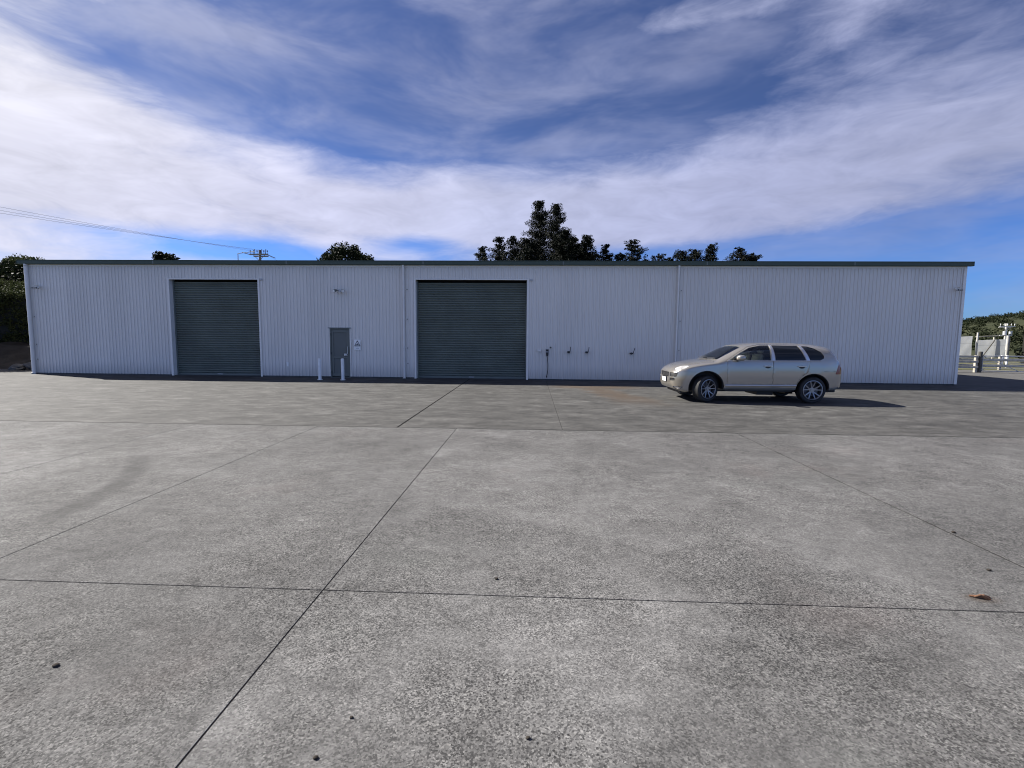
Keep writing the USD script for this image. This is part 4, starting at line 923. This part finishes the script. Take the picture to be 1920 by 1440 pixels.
def build_car():
    XS = np.unique(np.round(np.concatenate([[0, .012, .03, .06, .1, .15, .2], np.linspace(.25, 4.40, 74), [4.43, 4.47, 4.52, 4.57, 4.62, 4.67, 4.71, 4.74, 4.765, 4.782]]), 4))
    outer = loft(XS)
    xi = XS[(XS > 1.0) & (XS < 4.66)]
    FA, RA, TR = 0.92, 3.775, 0.364
    arch_f = py_(Polygon([(FA + 0.475 * math.cos(a), TR + 0.03 + 0.47 * math.sin(a)) for a in np.linspace(0, 2 * math.pi, 49)[:-1]]), -1.2, -0.60)
    arch_r = py_(Polygon([(RA + 0.46 * math.cos(a), TR + 0.45 * math.sin(a)) for a in np.linspace(0, 2 * math.pi, 49)[:-1]]), -1.2, -0.60)
    both = lambda m: m + m.mirror((0, 1, 0))
    arches = both(arch_f + arch_r)
    big = both(ycyl(FA, TR, 0.54, -1.2, -0.54) + ycyl(RA, TR, 0.54, -1.2, -0.54))
    cabin = (loft(xi, 0.055, 0.50) - big)
    # openings seen from the side, in (x, z)
    win_f = smooth_poly([(1.50, 1.150), (2.615, 1.158), (2.645, 1.560), (2.43, 1.556), (2.11, 1.495), (1.84, 1.365)], 0.015)
    win_r = smooth_poly([(2.745, 1.158), (3.555, 1.164), (3.415, 1.556), (2.725, 1.564)], 0.02)
    win_q = smooth_poly([(3.665, 1.168), (3.93, 1.172), (4.03, 1.225), (4.045, 1.29), (3.985, 1.39), (3.82, 1.495), (3.67, 1.54), (3.515, 1.553)], 0.02)
    door_f = smooth_poly([(1.46, 0.50), (2.685, 0.50), (2.675, 1.16), (2.695, 1.588), (2.42, 1.585), (2.08, 1.523), (1.80, 1.38), (1.44, 1.155)], 0.03)
    door_r = smooth_poly([(2.695, 0.50), (3.33, 0.50), (3.42, 0.70), (3.62, 0.86), (3.66, 1.16), (3.475, 1.582), (2.705, 1.588), (2.685, 1.16)], 0.03)
    screen = pz_(smooth_poly([(1.25, -.70), (1.20, 0), (1.25, .70), (1.90, .60), (1.94, 0), (1.90, -.60)], 0.04), 1.10, 2.0)
    rear_screen = mf(prism_x(smooth_poly([(-.62, 1.17), (.62, 1.17), (.54, 1.50), (-.54, 1.50)], 0.04).exterior.coords[:-1], 4.15, 5.0)) ^ mbox(4.3, 5, -1, 1, 1.0, 1.6)
    side = lambda poly: py_(poly, -1.3, -0.45)
    wf, wr, wq = side(win_f), side(win_r), side(win_q)
    holes = both(wf + wr + wq) + screen + rear_screen
    # lamps, grilles: pockets in the skin
    skin = outer - loft(XS[(XS > 0.02) & (XS < 4.77)], 0.022)
    skin_in = loft(XS, 0.010) - loft(XS[(XS > 0.02) & (XS < 4.77)], 0.020)
    head = pz_(smooth_poly([(0.13, -.52), (0.11, -.62), (0.18, -.73), (0.34, -.82), (0.47, -.82), (0.43, -.71), (0.28, -.55)], 0.025), 0.80, 1.3)
    tail = py_(smooth_poly([(4.40, 0.80), (4.80, 0.80), (4.82, 0.95), (4.70, 1.12), (4.56, 1.13)], 0.015), -1.2, -0.62)
    marker = py_(smooth_poly([(0.41, 0.745), (0.50, 0.80), (0.53, 0.835), (0.46, 0.825), (0.38, 0.775)], 0.006), -1.2, -0.7)
    grille_c = mf(prism_x(smooth_poly([(-.36, .655), (.36, .655), (.38, .785), (-.38, .785)], 0.02).exterior.coords[:-1], -0.1, 0.35))
    grille_s = mf(prism_x(smooth_poly([(-.72, .67), (-.44, .672), (-.44, .785), (-.75, .785)], 0.02).exterior.coords[:-1], -0.1, 0.45))
    grille_l = mf(prism_x(smooth_poly([(-.68, .565), (-.45, .555), (-.45, .635), (-.70, .64)], 0.02).exterior.coords[:-1], -0.1, 0.45))
    chin = mf(prism_x(smooth_poly([(-.80, .355), (-.62, .335), (-.60, .41), (-.82, .43)], 0.015).exterior.coords[:-1], -0.1, 0.5))
    grilles = grille_c + both(grille_s + grille_l + chin)
    lamps = both(head + tail)
    pockets = grilles ^ (outer - outer.translate((0.06, 0, 0)))
    mesh_in = outer.translate((0.025, 0, 0)) - outer.translate((0.045, 0, 0))
    fcore, rcore = loft(XS, 0.03).translate((0.03, 0, 0)), loft(XS, 0.03).translate((-0.03, 0, 0))
    lamp_pockets = (both(head) ^ (outer - fcore)) + (both(tail) ^ (outer - rcore))
    # shut lines
    def groove(poly, g=0.0038): return py_(poly.difference(poly.buffer(-2 * g)), -1.3, -0.45)
    line = outer - loft(XS, 0.016)
    grooves = both(groove(door_f) + groove(door_r))
    hood = Polygon([(0.30, -.40), (0.52, -.68), (1.12, -.84), (1.17, -.70), (1.12, 0), (1.17, .70), (1.12, .84), (0.52, .68), (0.30, .40), (0.24, 0)])
    hood_groove = pz_(hood.difference(hood.buffer(-0.010)), 0.80, 1.4)
    bumper_line = both(py_([(4.02, .868), (4.56, .878), (4.56, .890), (4.02, .880)], -1.2, -.5) + py_([(0.30, .838), (0.62, .820), (0.62, .832), (0.30, .850)], -1.2, -.5))
    door_in = outer - loft(XS, 0.075)
    body = outer - cabin - arches - holes - pockets - lamp_pockets - (line ^ (grooves + hood_groove + bumper_line))
    dsplit_f, dsplit_r = py_(door_f.buffer(-0.006), -1.3, -0.45), py_(door_r.buffer(-0.006), -1.3, -0.45)
    shell = body
    doors = []
    for d in (dsplit_f, dsplit_r):
        for mir in (False, True):
            q = d.mirror((0, 1, 0)) if mir else d
            piece = (shell ^ q) ^ door_in
            doors.append(piece)
    body_rest = shell - both(dsplit_f + dsplit_r) if True else shell
    inner_keep = shell ^ both(dsplit_f + dsplit_r) ^ loft(XS, 0.075)
    body_rest = body_rest + inner_keep
    pane = loft(XS, 0.009) - loft(XS[(XS > 0.02) & (XS < 4.77)], 0.014)
    S = 1.0
    # contact points of the two near wheels set the place and heading of the car
    fx, rx = on_ground(1325, 755.0), on_ground(1520, 756.2)
    ang = 0.022
    mid = (fx[:2] + rx[:2]) / 2; ca, sa = math.cos(ang), math.sin(ang)
    ml = np.array([(FA + RA) / 2, -0.93]); org = mid - np.array([ca * ml[0] - sa * ml[1], sa * ml[0] + ca * ml[1]])
    car = empty('parked_car', (org[0], org[1], 0.0), ang)
    tag(car, 'champagne coloured five-door SUV parked before the white wall, front wheels turned', 'car')
    SM = 28
    def part(name, m, mat, parent=car, smooth=SM):
        v, f, _ = meshkit.arrays(m); x = v[:, 0]
        v[:, 0] = np.where(x > 4.2, 4.2 + (x - 4.2) * 0.80, np.where(x < 0.44, 0.44 - (0.44 - x) * 0.88, x))
        return obj(name, trimesh.Trimesh(v, f, process=False), mat, parent, smooth)
    part('body', body_rest, L_PAINT)
    names = ('front_door', 'front_door', 'rear_door', 'rear_door')
    panes = [wf ^ pane, (wf.mirror((0, 1, 0))) ^ pane, wr ^ pane, (wr.mirror((0, 1, 0))) ^ pane]
    hx = (2.54, 2.54, 3.44, 3.44)
    def yside(x, z):
        h = section(x); hs = [(z_, y_) for y_, z_ in h[4:]]; return float(np.interp(z, [q[0] for q in hs], [q[1] for q in hs]))
    for i in range(4):
        d = part(names[i], doors[i], L_PAINT); sgn = -1 if i % 2 == 0 else 1
        part('window', panes[i], L_GLASS if i < 2 else L_PRIVACY, d)
        y = yside(hx[i], 0.99)
        part('handle', cat(cbox(hx[i] - 0.11, hx[i] + 0.11, sgn * (y + 0.028) - 0.009, sgn * (y + 0.028) + 0.009, 0.995, 1.022, 0.006), cbox(hx[i] - 0.10, hx[i] - 0.07, sgn * (y + 0.01) - 0.018, sgn * (y + 0.01) + 0.018, 0.995, 1.02), cbox(hx[i] + 0.07, hx[i] + 0.10, sgn * (y + 0.01) - 0.018, sgn * (y + 0.01) + 0.018, 0.995, 1.02)), L_CHROME, d)
        cup = trimesh.creation.icosphere(2, 1.0); cup.apply_scale([0.075, 0.006, 0.04]); cup.apply_translation([hx[i], sgn * (y + 0.001), 0.985]); part('handle_recess', cup, L_BLACKP, d)
    for m_ in (wq, wq.mirror((0, 1, 0))): part('quarter_window', m_ ^ pane, L_PRIVACY)
    part('windscreen', screen ^ pane, L_SCREEN); part('rear_window', rear_screen ^ pane, L_PRIVACY)
    # bright strips: waist line under the windows, pillars, sills
    for sgn in (-1, 1):
        pts = [(x, sgn * (yside(x, zz_) + 0.004), zz_) for x, zz_ in ((1.46, 1.142), (2.0, 1.146), (2.7, 1.150), (3.3, 1.155), (3.7, 1.160), (3.95, 1.163))]
        part('waist_trim', tube(pts, 0.011, 8), L_CHROME)
        for poly in ([(2.655, 1.165), (2.728, 1.165), (2.712, 1.575), (2.66, 1.575)], [(3.572, 1.172), (3.652, 1.172), (3.505, 1.560), (3.432, 1.562)]):
            pm = side(Polygon(poly)); pm = pm if sgn < 0 else pm.mirror((0, 1, 0))
            part('pillar_trim', pm ^ (loft(XS, -0.003) - loft(XS, 0.004)), L_CHROME)
        part('sill_strip', cat(tube([(1.42, sgn * (yside(1.42, .52) + .006), .475), (2.4, sgn * (yside(2.4, .52) + .010), .478), (3.32, sgn * (yside(3.32, .52) + .006), .488)], 0.022, 10)), L_CHROME)
    # lamps
    proud = loft(XS, -0.002)
    for mir in (False, True):
        k = (lambda m: m.mirror((0, 1, 0))) if mir else (lambda m: m)
        h = part('headlight', k(head) ^ (proud - fcore), L_LAMPCLEAR)
        s = 1 if mir else -1
        part('tail_light', k(tail) ^ (proud - rcore), L_LENSRED)
        part('side_intake_mesh', k(grille_s) ^ mesh_in, L_BLACK); part('lower_intake_mesh', k(grille_l) ^ mesh_in, L_BLACK)
        part('fog_lamp', k(chin) ^ (outer.translate((0.012, 0, 0)) - outer.translate((0.045, 0, 0))), L_LAMPCLEAR)
    gm = part('grille_mesh', grille_c ^ mesh_in, L_BLACK)
    part('grille_bar', cat(*[cbox(0.012, 0.03, -0.36, 0.36, z, z + 0.012) for z in (0.68, 0.715, 0.75)]), L_BLACKP, gm)
    part('number_plate', cat(cbox(-0.035, -0.024, -0.18, 0.18, 0.51, 0.63, 0.002)), L_PLATE)
    part('plate_holder', box(-0.023, 0.03, -0.19, 0.19, 0.51, 0.655), L_BLACKP)
    part('rear_number_plate', box(4.785, 4.795, -0.18, 0.18, 0.78, 0.90), L_PLATE)
    part('badge', cbox(0.125, 0.14, -0.03, 0.03, 0.885, 0.95, 0.004), L_CHROME)
    # mirrors
    for s in (-1, 1):
        mm = trimesh.creation.icosphere(3, 1.0); mm.vertices = np.sign(mm.vertices) * np.abs(mm.vertices) ** 0.8; mm.apply_scale([0.11, 0.125, 0.082]); mm.apply_translation([1.76, s * 1.045, 1.225])
        mi = part('mirror', mm, L_PAINT, smooth=True)
        part('mirror_foot', cat(cyl((1.72, s * 0.90, 1.15), (1.75, s * 1.0, 1.19), 0.035, 10)), L_BLACKP, mi)
        part('mirror_corner', cat(cyl((1.66, s * 0.885, 1.16), (1.66, s * 0.91, 1.16), 0.05, 10)), L_BLACKP, mi)
    # underside
    part('underbody', cat(box(0.45, 4.45, -0.58, 0.58, 0.275, 0.36), cbox(1.45, 3.25, -0.84, 0.84, 0.315, 0.37), cbox(2.5, 2.95, -0.45, 0.3, 0.17, 0.28), cbox(3.35, 3.55, -0.35, 0.35, 0.20, 0.28)), L_BLACKP, smooth=False)
    part('lower_valance', cbox(0.28, 0.50, -0.62, 0.62, 0.21, 0.29, 0.02), L_BLACKP, smooth=False); part('lower_valance', cbox(4.25, 4.60, -0.70, 0.70, 0.29, 0.40, 0.02), L_BLACKP, smooth=False)
    for s_ in (-.55, .55): part('exhaust_pipe', cyl((4.3, s_, 0.33), (4.68, s_, 0.33), 0.04, 14), L_STEEL)
    inner_ = loft(XS, 0.03)
    for (xx_, zc_, r1, r2) in ((FA, TR + 0.03, 0.475, 0.47), (RA, TR, 0.46, 0.45)):
        ell = lambda k: Polygon([(xx_ + (r1 - k) * math.cos(a), zc_ + (r2 - k) * math.sin(a)) for a in np.linspace(0, 2 * math.pi, 49)[:-1]])
        lin = (py_(ell(0.002), -1.2, -0.602) - py_(ell(0.022), -1.3, -0.62)) ^ inner_
        part('arch_liner', lin, L_BLACK); part('arch_liner', lin.mirror((0, 1, 0)), L_BLACK)
    # cabin fittings
    def seat(x, y):
        st = part('seat', cat(cbox(x - 0.25, x + 0.25, y - 0.25, y + 0.25, 0.58, 0.76, 0.05)), L_LEATHER, smooth=40)
        bk = cbox(-0.07, 0.07, -0.25, 0.25, 0, 0.62, 0.05); bk.apply_transform(trimesh.transformations.rotation_matrix(0.28, [0, 1, 0])); bk.apply_translation([x + 0.24, y, 0.72]); part('backrest', bk, L_LEATHER, st, 40)
        hr = cbox(-0.05, 0.05, -0.14, 0.14, 0, 0.20, 0.04); hr.apply_transform(trimesh.transformations.rotation_matrix(0.2, [0, 1, 0])); hr.apply_translation([x + 0.44, y, 1.335]); part('headrest', hr, L_LEATHER, st, 40)
    seat(2.12, -0.38); seat(2.12, 0.38)
    rbk = cat(cbox(2.95, 3.45, -0.68, 0.68, 0.58, 0.76, 0.05), cbox(3.45, 3.60, -0.68, 0.68, 0.70, 1.28, 0.05), *[cbox(3.50, 3.60, y - 0.13, y + 0.13, 1.285, 1.43, 0.03) for y in (-0.42, 0.42)])
    part('rear_bench', rbk, L_LEATHER, smooth=40)
    part('dashboard', cat(cbox(1.30, 1.66, -0.76, 0.76, 0.85, 1.09, 0.05)), L_BLACKP, smooth=40)
    sw = trimesh.creation.torus(0.18, 0.016, 28, 8); sw.apply_transform(trimesh.transformations.rotation_matrix(-1.15, [0, 1, 0])); sw.apply_translation([1.80, 0.37, 1.06])
    part('steering_wheel', cat(sw, cyl((1.80, 0.37, 1.06), (1.64, 0.37, 1.0), 0.03, 8), cbox(1.785, 1.805, 0.22, 0.52, 1.04, 1.075)), L_BLACKP, smooth=40)
    part('wiper', cat(tube([(1.20, -0.1, 1.185), (1.24, -0.62, 1.20)], 0.010, 6), tube([(1.20, 0.6, 1.185), (1.235, 0.05, 1.205)], 0.010, 6)), L_BLACKP)
    # wheels
    def wheel(x, s, steer):
        w = empty('wheel', (x, s * 0.80, TR), 0, car)
        Rz = trimesh.transformations.rotation_matrix(steer, [0, 0, 1]); 
        if s > 0: Rz = Rz @ trimesh.transformations.rotation_matrix(math.pi, [0, 0, 1])
        def wp_(name, m, mat, sm=30): m = m.copy(); m.apply_transform(Rz); obj(name, m, mat, w, sm)
        hw, R, ro = 0.135, TR, 0.262
        tp = [(ro, -hw + .02), (ro + .03, -hw), (R - .04, -hw), (R - .012, -hw + .018), (R, -hw + .05), (R, -.052), (R - .007, -.048), (R - .007, -.040), (R, -.036), (R, .036), (R - .007, .040), (R - .007, .048), (R, .052), (R, hw - .05), (R - .012, hw - .018), (R - .04, hw), (ro + .03, hw), (ro, hw - .02), (ro, -hw + .02)]
        wp_('tyre', revolve_y(tp, 56), L_TYRE)
        rp = [(ro + .006, -hw - .002), (ro - .012, -hw - .006), (ro - .022, -hw + .006), (ro - .030, -.05), (ro - .030, .10), (ro - .02, .10), (ro + .004, -hw + .03), (ro + .006, -hw - .002)]
        wp_('rim', revolve_y(rp, 56), L_RIM)
        sp = []
        for k in range(5):
            for dl in (-0.16, 0.16):
                a0, a1 = k * 2 * math.pi / 5 + dl * 0.55 + 0.3, k * 2 * math.pi / 5 + dl * 1.75 + 0.3
                p0 = np.array([math.cos(a0) * 0.055, -0.085, math.sin(a0) * 0.055]); p1 = np.array([math.cos(a1) * (ro - .018), -hw + .012, math.sin(a1) * (ro - .018)])
                t = np.array([-math.sin(a1), 0, math.cos(a1)]); pts = []
                for p, hw_ in ((p0, 0.016), (p1, 0.011)):
                    for q in (-1, 1):
                        for dy in (0.0, 0.028): pts.append(p + t * q * hw_ + [0, dy, 0])
                sp.append(trimesh.convex.convex_hull(np.array(pts)))
        wp_('spoke', cat(*sp), L_RIM)
        wp_('hub', cat(cyl((0, -0.09, 0), (0, -0.06, 0), 0.07, 20), cyl((0, -0.10, 0), (0, -0.089, 0), 0.036, 16)), L_RIM)
        wp_('brake_disc', cyl((0, -0.01, 0), (0, 0.02, 0), 0.175, 28), L_DISC)
        wp_('caliper', cbox(0.08, 0.19, -0.05, 0.05, -0.10, 0.10, 0.02), L_DISC)
        wp_('barrel', cyl((0, 0.05, 0), (0, 0.055, 0), ro - .031, 28), L_BLACKP)
    wheel(FA, -1, -0.40 * -1 if False else 0.42); wheel(FA, 1, 0.38); wheel(RA, -1, 0.0); wheel(RA, 1, 0.0)
    return car
build_car()
